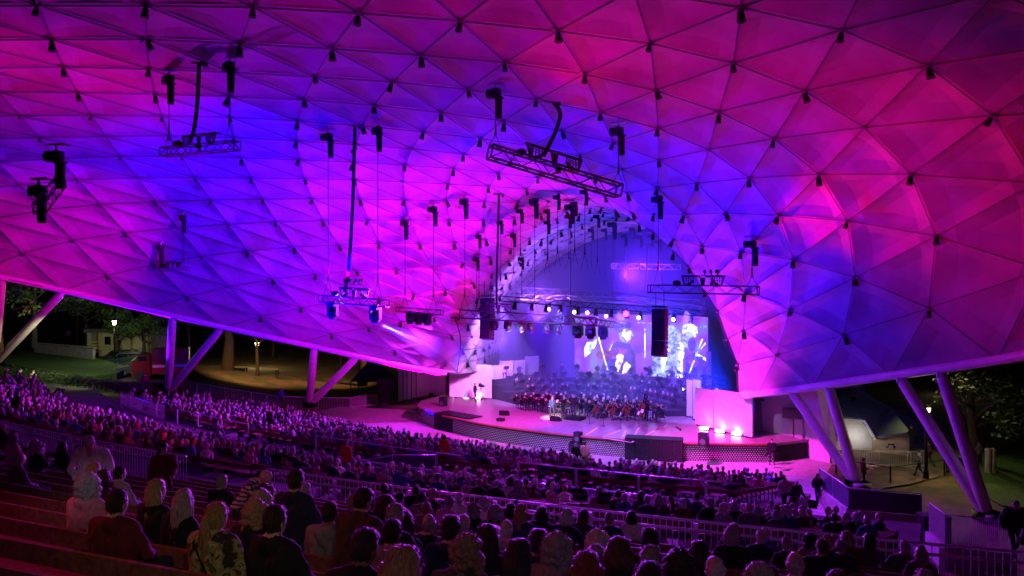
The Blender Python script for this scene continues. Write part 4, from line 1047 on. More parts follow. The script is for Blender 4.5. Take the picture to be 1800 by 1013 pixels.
def hair_mesh(kind):
    m = MB(); rs = {'short': (.084, .100, .119), 'bald': (.083, .100, .108), 'long': (.092, .108, .126), 'bob': (.096, .110, .126), 'curly': (.104, .115, .130), 'pony': (.086, .104, .124), 'beanie': (.088, .106, .128)}[kind]
    m.ball((0, -.012, .012), rs, 26, 20); cut = []
    for k, v in enumerate(m.v):
        x, y, z = v; az = math.atan2(x, -y); f = 1 + .012 * math.sin(az * 23 + z * 30) + .01 * math.sin(az * 41 + 2)
        if kind == 'curly': f = 1 + .07 * math.sin(az * 11 + z * 60) * math.sin(z * 70 + az * 5) + .03 * math.sin(az * 27 - z * 90)
        if kind == 'beanie': f = 1 + .01 * math.sin(az * 30)
        x, y, z = x * f, y * f, z * f
        face = y > .03 and z < .055 + .0 * y
        low = z < (-.075 if kind in ('short', 'bald') else -.10)
        if kind == 'bald' and (z > .035 or (y > -.01 and z > .0)): face = True
        if kind == 'beanie' and z < .02: face = True
        if kind == 'short' and y > -.02 and z < -.01: face = True
        if face or (low and kind != 'curly') : x, y, z = x * .72, (y if y < 0 else y * .6) * (.8 if low else 1), z * .8
        m.v[k] = (x, y, z)
    from mathutils import noise as mn
    for k, v in enumerate(m.v):
        d = Vector(v); f = 1 + .10 * mn.noise(d * 22) + .05 * mn.noise(d * 55); m.v[k] = tuple(d * f)
    def lock(pts, rr, n=8): m.path(pts, rr, n)
    if kind == 'long':
        for a in np.linspace(-1.25, 1.25, 9):
            x, y = .085 * math.sin(a), -.012 - .09 * math.cos(a); lock([(x*.9, y*.9, .04), (x * 1.08, y, -.08), (x * 1.0, y * .95 - .012, -.20), (x * .85, y * .85 - .02, -.32 + .03 * math.sin(a * 5))], [.03, .034, .032, .012])
    if kind == 'bob':
        for a in np.linspace(-1.7, 1.7, 11):
            x, y = .09 * math.sin(a), -.012 - .09 * math.cos(a); lock([(x*.9, y*.9, .03), (x * 1.08, y * 1.02, -.06), (x * .98, y * .9, -.145)], [.03, .036, .016])
    if kind == 'curly':
        r2 = random.Random(3)
        for k in range(46):
            a = r2.uniform(-2.0, 2.0); z = r2.uniform(-.16, .08); rr = .105 * math.sqrt(max(.2, 1 - (max(z, 0) / .13) ** 2)); m.ball((rr * math.sin(a), -.012 - rr * math.cos(a), z), r2.uniform(.025, .042), 7, 5)
    if kind == 'pony':
        lock([(0, -.10, .035), (0, -.135, .02), (.005, -.155, -.05), (.01, -.15, -.16), (.0, -.145, -.27), (.0, -.15, -.33)], [.026, .030, .036, .036, .026, .006], 12)
        m.path([(0, -.105, .035), (0, -.125, .03)], .032, 12)
        for a in (-.5, .5): lock([(.06 * a, -.13, .0), (.09 * a, -.15, -.1), (.05 * a, -.15, -.25)], [.012, .016, .005], 6)
    if kind not in ('beanie',):
        base = list(m.v); r3 = random.Random(hash(kind) % 97 if False else len(kind) * 7 + 1)
        for _ in range(900 if kind != 'bald' else 250):
            b = Vector(base[r3.randrange(len(base))])
            if b.y > .045 and b.z < .07: continue
            if b.length < .075 and kind != 'long': continue
            nrm = b.normalized() if b.z > -.12 else Vector((b.x, b.y, 0)).normalized()
            dn = Vector((0, -.15, -1)) if b.z < .05 else Vector((nrm.x, nrm.y * .9 - .2, -.25))
            if kind == 'curly': dn = Vector((r3.gauss(0, 1), r3.gauss(0, 1), r3.gauss(0, 1)))
            t_ = (dn - nrm * dn.dot(nrm) * .85).normalized(); t_ = (t_ + Vector((r3.gauss(0, .18), r3.gauss(0, .18), r3.gauss(0, .1)))).normalized(); s_ = nrm.cross(t_).normalized() * r3.uniform(.0018, .004)
            L = r3.uniform(.02, .05) * (1.8 if kind in ('long', 'pony') and b.z < 0 else 1); lf = r3.uniform(.002, .010)
            p0 = b - nrm * .003; p1 = b + t_ * L * .5 + nrm * lf; p2 = b + t_ * L + nrm * lf * .7
            m.add([p0 - s_, p0 + s_, p1 + s_, p1 - s_, p2], [(0, 1, 2, 3), (3, 2, 4)])
    return m.mesh('hair_' + kind, M_hair, smooth=True, fix=False)
HAIRM = {k: hair_mesh(k) for k in ('short', 'bald', 'long', 'bob', 'curly', 'pony', 'beanie')}
PM = {}
def pm(pose, coat=0.0, hood=False, wide=1.0, skin=M_skin, vox=.02):
    k = (pose, coat, hood, wide, skin.name, vox)
    if k not in PM: PM[k] = person_mesh(pose, vox, coat, hood, wide, skin)
    return PM[k]
HC = {'grey': (.36, .34, .33), 'white': (.62, .60, .58), 'dark': (.02, .015, .012), 'brown': (.09, .045, .022), 'blond': (.42, .28, .12), 'red-brown': (.22, .07, .03)}
TC_ = {'black': (.012, .012, .015), 'navy': (.02, .03, .09), 'grey': (.16, .16, .17), 'pale grey': (.38, .37, .37), 'white': (.8, .78, .78), 'red': (.16, .012, .015), 'brown': (.10, .06, .035), 'olive': (.09, .10, .04), 'pink': (.55, .22, .30), 'beige': (.40, .33, .24), 'blue': (.05, .12, .35), 'orange': (.8, .16, .02), 'plaid': (.35, .33, .36)}
def person(loc, face, label, pose='sit', hair='short', hc='grey', tc='black', group=None, coat=0.01, hood=False, wide=1.0, skin=M_skin, vox=.02, sc=1.0, topmat=None, cloth=None):
    me, hd, (tx, tz) = pm(pose, coat, hood, wide, skin, vox)
    if topmat: me = me.copy(); me.materials[1] = topmat
    o = bpy.data.objects.new('person', me); COL.objects.link(o); o.location = loc; o.rotation_euler = (0, 0, face - math.pi / 2); o.scale = (sc, sc, sc)
    tcol = TC_[tc] if isinstance(tc, str) else tc; j = random.uniform(.8, 1.2); dk = .6 if max(tcol) < .5 else 1.0; o.color = (*[c * j * dk for c in tcol], 1); tag(o, label, 'person', group)
    h = bpy.data.objects.new('hair', HAIRM[hair]); COL.objects.link(h); h.parent = o; h.location = hd; h.rotation_euler = (tx, 0, tz); hcol = HC[hc] if isinstance(hc, str) else hc; h.color = (*[c * random.uniform(.85, 1.15) for c in hcol], 1)
    return o
def toC(p): return math.atan2(CEN[1] - p[1], CEN[0] - p[0])          # facing down the bowl
STG = W(-1, 6)
def toS(p): return math.atan2(STG.y - p[1], STG.x - p[0])
def solve_floor(px, py, hgt, lo=3.0, hi=60.0):          # where a figure of this height with its crown at (px,py) stands
    best = None
    for Y in np.arange(lo, hi, .05):
        p = at(px, py, float(Y)); r = Rad(p.x, p.y)
        z = floor_z(r) if r > 78.5 else 0
        e = p.z - hgt - z
        if best is None or abs(e) < best[0]: best = (abs(e), p.x, p.y, z)
        if e < 0: break
    return best[1], best[2], best[3]
def snap(x, y, rs):
    r = Rad(x, y); q = min(rs, key=lambda a: abs(a - r)); k = q / r
    return CEN[0] + (x - CEN[0]) * k, CEN[1] + (y - CEN[1]) * k, q
taken = []
# people one can tell apart in the foreground: crown pixel, hair, clothes
def camo():
    m = bpy.data.materials.new('camouflage_cloth'); m.use_nodes = True; nt = m.node_tree; b = nt.nodes['Principled BSDF']; b.inputs['Roughness'].default_value = .9
    tc = nt.nodes.new('ShaderNodeTexCoord'); nz = nt.nodes.new('ShaderNodeTexNoise'); nz.inputs['Scale'].default_value = 9; nz.inputs['Detail'].default_value = 3; nt.links.new(tc.outputs['Object'], nz.inputs['Vector'])
    cr = nt.nodes.new('ShaderNodeValToRGB'); cr.color_ramp.interpolation = 'CONSTANT'; el = cr.color_ramp.elements; el[0].color = (.03, .025, .015, 1); el[1].position = .44; el[1].color = (.20, .22, .07, 1)
    for p, c in ((.52, (.34, .34, .13, 1)), (.6, (.09, .07, .03, 1))): e = el.new(p); e.color = c
    nt.links.new(nz.outputs['Fac'], cr.inputs[0]); nt.links.new(cr.outputs[0], b.inputs['Base Color']); return m
def plaid():
    m = bpy.data.materials.new('plaid_cloth'); m.use_nodes = True; nt = m.node_tree; b = nt.nodes['Principled BSDF']; b.inputs['Roughness'].default_value = .9
    tc = nt.nodes.new('ShaderNodeTexCoord'); ws = []
    for ax in ('X', 'Z'):
        w = nt.nodes.new('ShaderNodeTexWave'); w.bands_direction = ax; w.inputs['Scale'].default_value = 4.5; w.inputs['Distortion'].default_value = .3; nt.links.new(tc.outputs['Object'], w.inputs['Vector']); ws.append(w)
    mx = nt.nodes.new('ShaderNodeMath'); mx.operation = 'MULTIPLY'; nt.links.new(ws[0].outputs['Fac'], mx.inputs[0]); nt.links.new(ws[1].outputs['Fac'], mx.inputs[1])
    cr = nt.nodes.new('ShaderNodeValToRGB'); cr.color_ramp.elements[0].position = .1; cr.color_ramp.elements[0].color = (.05, .04, .07, 1); cr.color_ramp.elements[1].position = .5; cr.color_ramp.elements[1].color = (.6, .57, .6, 1)
    nt.links.new(mx.outputs[0], cr.inputs[0]); nt.links.new(cr.outputs[0], b.inputs['Base Color']); return m
M_camo = camo(); M_plaid = plaid()
x, y, z = solve_floor(335, 886, 1.285)
x, y, r = snap(x, y, UPP); wm = person((x, y, floor_z(r)), toC((x, y)), 'woman-like figure from behind in mottled olive camouflage jacket, long blond ponytail, sitting closest to the camera', 'sit', 'pony', (.32, .2, .07), (.2, .2, .1), coat=.03, vox=.014, topmat=M_camo, wide=1.05)
wm['label'] = 'person with blond ponytail in mottled olive camouflage jacket, seated nearest the camera'; taken.append((x, y))
st_ = MB(); st_.path([Vector(a) for a in ((-.20, .02, 1.02), (-.12, -.13, .98), (.0, -.155, .82), (.10, -.15, .68), (.16, -.10, .58))], .011, 6); st_.build('bag_strap', M_black, wm)
HERO = [ # px, py, hair, haircolour, top, hood, wide, skin, text
 (568,884,'short','dark','pale grey',True,1.15,2,'in a wide pale grey hooded sweatshirt, short black hair'),
 (690,910,'short','dark','beige',True,1.0,1,'in a beige hooded sweatshirt, dark cropped hair'),
 (847,938,'curly','blond','grey',False,1.0,1,'with big blond curls and grey top'),
 (949,950,'curly','grey','beige',False,1.05,1,'with frizzy grey hair and beige sweater'),
 (783,934,'long','dark','black',False,1.0,1,'with long straight dark hair and black coat'),
 (662,888,'short','white','black',False,1.1,1,'with tidy white hair and dark jacket'),
 (607,872,'short','grey','grey',False,1.1,1,'with grey hair and grey cardigan'),
 (748,892,'bald','white','black',False,1.1,1,'with balding pale head turned left and black coat'),
 (716,900,'bob','dark','black',False,1.0,1,'with dark bob and black top'),
 (778,912,'bald','grey','navy',False,1.1,1,'with balding head and navy jacket'),
 (805,908,'short','white','grey',False,1.1,1,'with thick white hair and grey jacket'),
 (827,912,'short','dark','black',False,1.0,1,'with short dark hair and black jacket'),
 (849,920,'short','grey','black',False,1.0,1,'with short grey hair beside the brown-haired neighbour'),
 (893,912,'bald','white','pale grey',False,1.1,1,'with bald crown and pale shirt'),
 (909,920,'short','grey','black',False,1.15,1,'with cropped grey hair and broad black jacket'),
 (874,929,'long','dark','black',False,1.0,1,'with long dark hair hanging over a black top'),
 (942,924,'bob','dark','black',False,1.0,1,'with dark wavy bob'),
 (957,931,'bald','white','grey',False,1.0,1,'with shiny bald head and grey top'),
 (986,940,'short','dark','navy',False,1.0,1,'with thick dark hair and navy coat'),
 (990,955,'short','grey','black',False,1.0,1,'with silver hair behind the dark-haired one'),
 (1016,937,'short','dark','black',False,1.05,1,'with short dark hair and black fleece'),
 (1055,930,'curly','white','black',False,1.0,1,'with fluffy white hair and dark coat by the railing'),
 (1041,962,'bob','red-brown','pink',False,1.0,1,'with rounded red-brown bob'),
 (1068,964,'bob','brown','black',False,1.0,1,'with brown bob'),
 (1088,956,'short','dark','brown',False,1.1,1,'with short dark hair and brown coat'),
 (1123,948,'short','dark','black',False,1.0,1,'with black hair low before the railing'),
 (1135,962,'curly','dark','black',False,1.05,1,'with dark curly mop and black jacket'),
 (1187,962,'curly','brown','navy',False,1.0,1,'with curly brown hair and navy coat'),
 (1003,974,'bob','dark','black',False,1.2,1,'with large dark hair at the bottom edge'),
 (742,978,'long','blond','black',False,1.0,1,'with long blond hair at the bottom edge'),
 (1207,964,'bald','grey','pink',False,1.0,1,'with bald pink-lit head'),
 (1237,960,'curly','dark','black',False,1.0,1,'with dark curly hair edged in purple light'),
 (1279,976,'curly','grey','beige',False,1.0,1,'with frizzy grey hair and beige coat'),
 (1317,970,'short','dark','black',False,1.1,1,'with short dark hair and broad black coat'),
 (1364,980,'bob','dark','black',False,1.0,1,'with dark bob and black shawl'),
 (1418,990,'short','dark','navy',False,1.0,1,'with short dark hair and navy top, bottom right'),
 (1468,986,'short','dark','black',False,1.1,1,'with short dark hair beside the grey-haired one, bottom right'),
 (1495,988,'short','grey','black',False,1.0,1,'with grey hair, bottom right'),
 (1582,1003,'bald','grey','black',False,1.0,1,'with bald crown, bottom right edge'),
 (1628,1003,'short','grey','black',False,1.0,1,'with greying hair, rightmost of the front people'),
 (25,766,'curly','grey','pink',False,1.0,1,'with frizzy grey hair at the far left'),
 (57,772,'long','blond','pink',False,1.0,1,'with long fair hair at the far left'),
 (84,780,'curly','white','black',False,1.0,1,'with fluffy white hair, far left'),
 (35,746,'bob','dark','black',False,1.0,1,'with dark bob and glasses strap, far left'),
 (62,748,'short','white','black',False,1.0,1,'with white hair beside the left railing'),
 (3,760,'curly','red-brown','black',False,1.0,1,'with red-brown curls at the very left edge'),
 (127,782,'bob','dark','black',False,1.0,1,'with dark hair beside the standing man'),
 (148,820,'bob','dark','black',False,1.1,1,'with dark hair in front of the standing man'),
 (201,818,'short','dark','pale grey',False,1.2,1,'with dark hair and pale top, right of the standing man'),
 (242,828,'long','blond','black',False,1.0,1,'with long streaked blond hair'),
 (112,838,'curly','grey','pink',False,1.0,1,'with grey curls and pink top'),
 (190,862,'short','dark','red',False,1.2,1,'with dark hair and red jacket on the left benches'),
 (333,862,'long','grey','black',False,1.0,1,'with long ash-grey hair left of the camouflage jacket\'s head'),
 (376,836,'short','grey','black',False,1.1,1,'with thin grey hair and black coat beside the bending man'),
 (433,858,'short','dark','pink',False,1.0,1,'with dark hair edged pink below the bending man'),
 (420,870,'long','blond','black',False,1.0,1,'with long wavy blond hair'),
 (475,880,'curly','blond','black',False,1.1,1,'with full blond hair and wide black coat'),
 (470,845,'short','white','navy',False,1.0,1,'with white hair near the letter sign'),
 (497,854,'bob','dark','black',False,1.0,1,'with dark bob near the letter sign'),
 (522,854,'short','white','black',False,1.0,1,'with short white hair before the railing'),
 (534,876,'curly','grey','black',False,1.0,1,'with round grey perm'),
 (555,870,'short','dark','black',False,1.0,1,'with short dark hair before the railing'),
 (597,874,'bald','grey','black',False,1.0,1,'with bald patch beside the white hooded one'),
 (460,900,'short','dark','black',False,1.2,1,'with short dark hair, leaning low in a black coat'),
 (640,940,'short','dark','black',False,1.0,2,'with dark hair low behind the beige hood'),
]
seen_ = {}
poses = ['sit', 'sit', 'sit_turn', 'sit', 'sit_lean']
for k, (px, py, hr, hc, tc, hood, wd, sk, txt) in enumerate(HERO):
    x, y, z = solve_floor(px, py, 1.285); x, y, r = snap(x, y, UPP)
    while any(math.hypot(x - a, y - b) < .46 for a, b in taken):
        dx = .1 if px % 2 else -.1; x, y = x + dx * S_[0], y + dx * S_[1]
    taken.append((x, y))
    person((x, y, floor_z(r)), toC((x, y)) + random.uniform(-.15, .15), f'seated person {txt}', 'sit' if hood else poses[k % 5], hr, hc, tc, 'people seated on the upper tier', .018, hood, wd, M_skin2 if sk == 2 else M_skin, .02, random.uniform(.97, 1.04))
def stander(px, py, hgt, face, label, **kw):
    base_h = {'stand': 1.715, 'look_down': 1.70, 'bend': 1.52, 'walk': 1.70}[kw.get('pose', 'stand')]
    x, y, z = solve_floor(px, py, hgt); sc = hgt / base_h; taken.append((x, y))
    return person((x, y, z), face if face is not None else toC((x, y)), label, sc=sc, **kw)
stander(160, 765, 1.72, R(-75), 'person standing and facing the camera, looking down, in a white long-sleeved shirt with white hair', pose='look_down', hair='short', hc='white', tc='white', wide=1.1, coat=.02, vox=.014)
stander(432, 822, 1.50, R(-20), 'grey-haired person in a plaid shirt bending down above the benches', pose='bend', hair='bald', hc='white', tc='pale grey', topmat=M_plaid, vox=.014)
stander(287, 780, 1.68, R(-40), 'dark-haired person in a red jacket standing by the left railing end', pose='stand', hair='bob', hc='dark', tc='red', coat=.03)
stander(381, 738, 1.75, None, 'tall dark-haired person in a pale patterned shirt standing in the stairway', pose='stand', hair='short', hc='dark', tc='pale grey', topmat=M_plaid, coat=.02)
stander(30, 690, 1.8, None, 'broad figure in a black hooded coat standing among the far-left rows', pose='stand', hair='short', hc='dark', tc='black', coat=.07, wide=1.25, hood=True)
# ------------------------------------------------------------ the seated crowd: 300 largest in the picture as people, the rest as one mass
def inframe(x, y, z, mg=25):
    if y < 2: return False
    px = 900 + F * x / y; py = 506.5 - F * (z - H) / y
    return -mg < px < 1800 + mg and 500 < py < 1013 + 40
seats = []
def fill(rs, secs, tier, names, occ, sp=.60):
    for k, r in enumerate(rs):
        for (a, b), nm in zip(secs, names):
            w = a + .35 + random.random() * .3
            while w < b - .3:
                p = RP(r + random.uniform(-.07, .09), w, floor_z(r)); o_ = occ(r, w, k, len(rs)) * (1.0 if math.sin(w * .9 + k * 1.7) + math.sin(w * .37 - k) > -1.6 else .6)
                if inframe(p.x, p.y, p.z + 1.2) and random.random() < o_:
                    if all(math.hypot(p.x - x, p.y - y) > .55 for x, y in taken[-80:]): seats.append((p.y, p, k + 1, nm, tier, r, w))
                w += sp + random.uniform(-.05, .12)
def occL(r, w, k, n):
    if w > 12.5 and 5 <= k <= 10: return .03          # the empty benches at the right
    if w > 15.5 and k > 10: return .45
    if k == 0: return .55
    if w < -26: return .25
    return .90
def occM(r, w, k, n):
    if w > 22: return .4
    if 2.4 < w < 5.5 : return .5
    if k == 0: return .8
    return .9
def occU(r, w, k, n):
    p = RP(r, w); px = 900 + F * p.x / max(p.y, .1)
    z = floor_z(r) + 1.28; py = 506.5 + F * (H - z) / max(p.y, .1)
    if px < 0 or px >= 1640: return .0
    if px > 640 and k < 5: return .5
    if px > 640 and py > 905: return 0.0
    if px < 620 and py > 800: return 0.0
    return .12 if py < 905 else 0.0
fill(MID, SECM, 'middle', ['far left', 'left', 'centre-left', 'centre-right', 'right'], occM)
fill(LOW, SECL, 'lower', ['left', 'centre', 'right'], occL)
fill(UPP, SECU, 'upper', ['left', 'centre', 'right'], occU)
seats.sort(key=lambda s: math.hypot(s[0], s[1].x))
NIND = 300 - len(taken) - 26 - 125
hk = ['short','short','bald','short','bob','curly','long','short','bob','beanie']
def pick():
    h = random.choice(hk); c = random.choice(['grey','white','white','grey','dark','brown','blond','dark','grey']); t = random.choice(['black','black','navy','grey','pale grey','brown','red','beige','white','black','pink','blue','navy'])
    if h == 'bald': c = random.choice(['grey', 'white'])
    if h == 'beanie': c = 'dark'
    return h, c, t
ind = seats[:NIND]; rest = seats[NIND:]
cnt = {}; tot = {}
for s in ind: kk = (s[4], s[2], s[3]); tot[kk] = tot.get(kk, 0) + 1
for s in sorted(ind, key=lambda s: (s[4], s[2], s[3], s[6])):
    _, p, k, nm, tier, r, w = s; kk = (tier, k, nm); cnt[kk] = cnt.get(kk, 0) + 1
    h, c, t = pick(); hn = {'short':'short','bald':'thinning','bob':'bobbed','curly':'curly','long':'long','beanie':'cap-covered'}[h]
    person(p, toC(p) + random.uniform(-.3, .3), f'{hn} {c} hair, {t} top, {ordn(cnt[kk]) if cnt[kk] <= tot[kk] / 2 + 1 else ordn(tot[kk] - cnt[kk] + 1)} from {"left" if cnt[kk] <= tot[kk] / 2 + 1 else "right"}, {ordn(k)} row, {tier} tier, {nm} block', random.choice(['sit','sit','sit_turn','sit_lean','sit']), h, c, t, f'people seated on the {tier} tier', .01, False, 1.0 if random.random() < .5 else 1.1, M_skin, .03, random.uniform(.93, 1.05))
# low-poly figures, one mesh
def lowfig(hair, turn):
    m = MB(); cols = []
    def part(fn, c):
        n0 = len(m.v); fn(); cols.extend([c] * (len(m.v) - n0))
    part(lambda: m.ball((0, .0, .72), (.19, .13, .30), 9, 6), 1)
    part(lambda: m.ball((0, -.01, .93), (.225, .10, .10), 9, 5), 1)
    for s in (-1, 1):
        part(lambda: m.tube((.23*s, 0, .92), (.25*s, .10, .68), .055, .045, 6, cap=False), 1)
        part(lambda: m.tube((.10*s, .03, .50), (.12*s, .45, .52), .085, .06, 6), 3)
        part(lambda: m.tube((.12*s, .45, .5), (.12*s, .44, .05), .06, .045, 6), 3)
    part(lambda: m.tube((0, 0, .95), (0, .01, 1.08), .06, .055, 7, cap=False), 2)
    hx, hy = .04 * math.sin(turn), .02
    part(lambda: m.ball((hx, hy + .015, 1.16), (.078, .09, .115), 9, 7), 2)
    a = .03
    part(lambda: m.ball((hx + .02*math.sin(turn), hy - .015, 1.18), (.087, .096, .115) if hair != 2 else (.10, .11, .13), 9, 7), 0)
    if hair == 1: part(lambda: m.ball((hx, hy - .06, 1.02), (.085, .05, .17), 8, 5), 0)
    return np.array([tuple(v) for v in m.v], 'f'), m.f, np.array(cols)
LF = [lowfig(h, t) for h in (0, 1, 2) for t in (-.5, 0, .5)]
Vs, Fs, Cs, off = [], [], [], 0
for s in rest:
    p = s[1]; V, Fc, cc = random.choice(LF); a = toC(p) - math.pi/2 + random.choice([random.uniform(-.3, .3), random.uniform(-.9, .9)]); sc = random.uniform(.86, 1.08)
    ca, sa = math.cos(a), math.sin(a); v = V * sc
    lean = random.uniform(-.12, .30); yy_ = v[:, 1] + (v[:, 2] - .5) * lean; sx = random.uniform(-.16, .16) * (v[:, 2] - .5)
    X_ = (v[:, 0] + sx) * ca - yy_ * sa + p.x; Y_ = (v[:, 0] + sx) * sa + yy_ * ca + p.y
    Vs.append(np.stack([X_, Y_, v[:, 2] + p.z], 1)); Fs += [tuple(i + off for i in f) for f in Fc]; off += len(V)
    h, c, t = pick(); pal = np.array([HC[c], TC_[t], (.42, .27, .20), (.02, .02, .03)]) * random.uniform(.8, 1.2); Cs.append(pal[cc])
me = bpy.data.meshes.new('crowd'); VV = np.concatenate(Vs); me.from_pydata(VV.tolist(), [], Fs)
at_ = me.color_attributes.new('col', 'FLOAT_COLOR', 'POINT'); CC = np.concatenate(Cs); at_.data.foreach_set('color', np.concatenate([CC, np.ones((len(CC), 1))], 1).astype('f').ravel())
me.materials.append(M_crowd); me.polygons.foreach_set('use_smooth', [True] * len(me.polygons)); me.update()
o = bpy.data.objects.new('seated_crowd', me); COL.objects.link(o); tag(o, 'dense far crowd seated on the lower and middle tiers facing the stage', 'crowd', kind='stuff')
print('people', len(ind), 'crowd', len(rest))
# standing and walking figures further down
def standflat(px, pyfeet, z, face, label, **kw):
    p = onz(px, pyfeet, z); taken.append((p.x, p.y)); kw.setdefault('vox', .03)
    return person(p, face, label, **kw)
standflat(1357, 817, 0, R(-100), 'guard in dark clothes standing by the right corner of the stage', pose='stand', tc='black', hc='dark', wide=1.2, coat=.03)
standflat(1399, 902, .0, R(-70), 'broad person in a dark coat walking up the right-hand path', pose='walk', tc='black', hc='grey', wide=1.25, coat=.06)
standflat(1437, 887, .0, R(-95), 'slim person in black with a bag walking up the right-hand path', pose='walk', tc='black', hc='dark', hair='long')
standflat(1379, 902, 1.7, R(100), 'person in a white shirt stepping down at the right end of the empty benches', pose='walk', tc='white', hc='dark', sc=1.0)
standflat(1028, 826, .6, toS(onz(1028, 826, .6)), 'person in a long pale pink coat standing at the front of the lower tier', pose='stand', tc='pink', hc='dark', coat=.05, sc=1.0)
standflat(1012, 828, .6, toS(onz(1012, 828, .6)), 'person in black standing beside the pink coat at the front rows', pose='stand', tc='black', hc='white')
standflat(995, 838, .9, 2.0, 'person in a pale jacket leaning on the front-row bench', pose='bend', tc='pale grey', hc='grey')
standflat(781, 826, 2.9, toC(onz(781, 826, 2.9)), 'steward in an orange vest standing at the end of the middle stair parapet', pose='stand', tc='orange', hc='dark', coat=.03)
standflat(608, 850, 4.2, toC(onz(608, 850, 4.2)), 'steward in an orange jacket at the back of the middle tier', pose='stand', tc='orange', hc='blond', coat=.03)
standflat(474, 768, 3.2, toC(onz(474, 768, 3.2)), 'usher in dark clothes with orange armband standing at the lower walkway', pose='stand', tc='brown', hc='red-brown', coat=.03)
standflat(255, 692, 3.0, R(-40), 'steward in a bright red jacket at the left edge under the support', pose='stand', tc='red', hc='dark', coat=.04)
standflat(494, 716, 1.4, R(-60), 'person in a light blue shirt by the left boundary fence', pose='stand', tc='blue', hc='dark')
standflat(487, 672, .35, R(-80), 'lone person in black standing on the lit park ground beyond the left supports', pose='stand', tc='black', hc='brown')
standflat(1518, 856, 0, R(-20), 'person in a red jacket looking left behind the dark fence on the right', pose='stand', tc='red', hc='dark', coat=.04)
standflat(1616, 838, 0, R(150), 'person in a checked shirt walking past the lamp post', pose='walk', tc='plaid', hc='dark', topmat=M_plaid, coat=.02)
standflat(1634, 822, 0, R(170), 'person in a dark red hoodie behind the lamp post', pose='walk', tc='red', hc='dark', coat=.03)
standflat(1666, 832, 0, R(120), 'person in black standing between the right supports', pose='stand', tc='black', hc='dark', coat=.05)
standflat(1690, 846, 0, R(60), 'person in a dark hood behind the near right support', pose='stand', tc='black', hc='dark', hood=True)
standflat(1602, 785, .9, R(-90), 'person in black at the doorway of the far right building', pose='stand', tc='black', hc='dark', sc=.85)
standflat(1722, 822, 0, R(100), 'person in grey by the bollards on the right lawn', pose='stand', tc='grey', hc='brown')
p = onz(1784, 1000, .9); person(at(1784, 984, 20.0), R(-100), 'large dark silhouette walking at the lower right edge', pose='walk', tc='black', hc='dark', wide=1.2, coat=.06, sc=.95)
for k, (x0, w, z) in enumerate(((1060, -9.6, 0),)): pass
# ------------------------------------------------------------ orchestra
M_red = mat('varnished_wood', (.16, .045, .018), .3, noise=.3, scale=6); M_brass = mat('brass', (.8, .5, .18), .2, metal=1.0); M_paper = mat('sheet_paper', (.85, .85, .8), .8); M_string = mat('string_metal', (.3, .3, .3), .4)
def body8(m, L, Wd, T, mi=0):                  # waisted string-instrument body lying in xy, neck along +y
    pts = []
    for k in range(28):
        a = 2 * math.pi * k / 28; y = math.sin(a) * L / 2; w = Wd / 2 * (abs(math.cos(a)) ** .7) * (1 - .38 * math.exp(-((y - .06 * L) / (.13 * L)) ** 2)) * (1.0 - .15 * (y / L * 2)); pts.append((w * (1 if math.cos(a) >= 0 else -1), y))
    m.prism(pts, -T/2, T/2, mi)
def strings(name, cat, L, Wd, T, neck, spike=0):
    t = empty(name, 'x', cat)
    m = MB(); body8(m, L, Wd, T); m.build('body', M_red, t)
    MB().box((0, L/2 + neck/2, T/2), (L*.07, neck, T*.35)).ball((0, L/2 + neck + .01, T/2), (L*.05, L*.09, L*.06), 8, 6).build('neck', M_black, t)
    MB().box((0, L*.1 + neck*.4, T/2 + L*.05), (L*.045, L*.9 + neck*.7, .004)).box((0, -.12*L, T/2 + L*.03), (L*.16, .006, L*.07)).build('strings', M_string, t)
    if spike: MB().tube((0, -L/2, 0), (0, -L/2 - spike, 0), .008, n=5).build('end_pin', M_string, t)
    return Kit(t)
VN = strings('violin', 'violin', .36, .21, .05, .15); CL = strings('cello', 'cello', .76, .44, .14, .42, .3); DB = strings('double_bass', 'double bass', 1.15, .68, .24, .62, .25)
t = empty('trumpet', 'x', 'trumpet'); MB().tube((0, 0, 0), (0, .42, 0), .012, n=6).tube((0, .42, 0), (0, .55, 0), .015, .065, 12, cap=False).path([(0, .05, -.05), (0, .35, -.05), (0, .37, -.02), (0, .35, 0)], .01, 6).build('tubing', M_brass, t); TR = Kit(t)
t = empty('music_stand', 'x', 'music stand'); MB().tube((0, 0, 0), (0, 0, 1.0), .014, n=6).tube((0, 0, .12), (.25, .1, 0), .01, n=5).tube((0, 0, .12), (-.25, .1, 0), .01, n=5).tube((0, 0, .12), (0, -.27, 0), .01, n=5).build('stand', M_black, t)
MB().box((0, 0, 1.1), (.5, .02, .34), rot=Matrix.Rotation(R(-25), 3, 'X')).build('desk', M_black, t); E_ms = emi('lit_sheet', (1, .93, .8), .0)
MB().box((0, -.02, 1.11), (.42, .006, .29), rot=Matrix.Rotation(R(-25), 3, 'X')).build('sheet', M_paper, t); MS = Kit(t)
t = empty('chair', 'x', 'chair'); MB().box((0, 0, .44), (.42, .42, .05)).build('seat', M_black, t); MB().box((0, -.21, .72), (.40, .04, .30)).build('backrest', M_black, t)
for sx in (-1, 1):
    for sy in (-1, 1): MB().tube((sx*.18, sy*.18, .42), (sx*.2, sy*.2, 0), .014, n=5).build('leg', M_black, t)
CH = Kit(t)
CP = st(1008, 737); cu, cv = UV(CP.x, CP.y)
def facing(p, q): return math.atan2(q.y - p.y, q.x - p.x)
MUS = []
arcs = [(2.3, 6), (3.6, 10), (4.8, 13), (6.0, 15), (7.2, 17), (8.6, 20), (10.1, 18), (11.7, 17), (13.6, 14)]
sect = {}
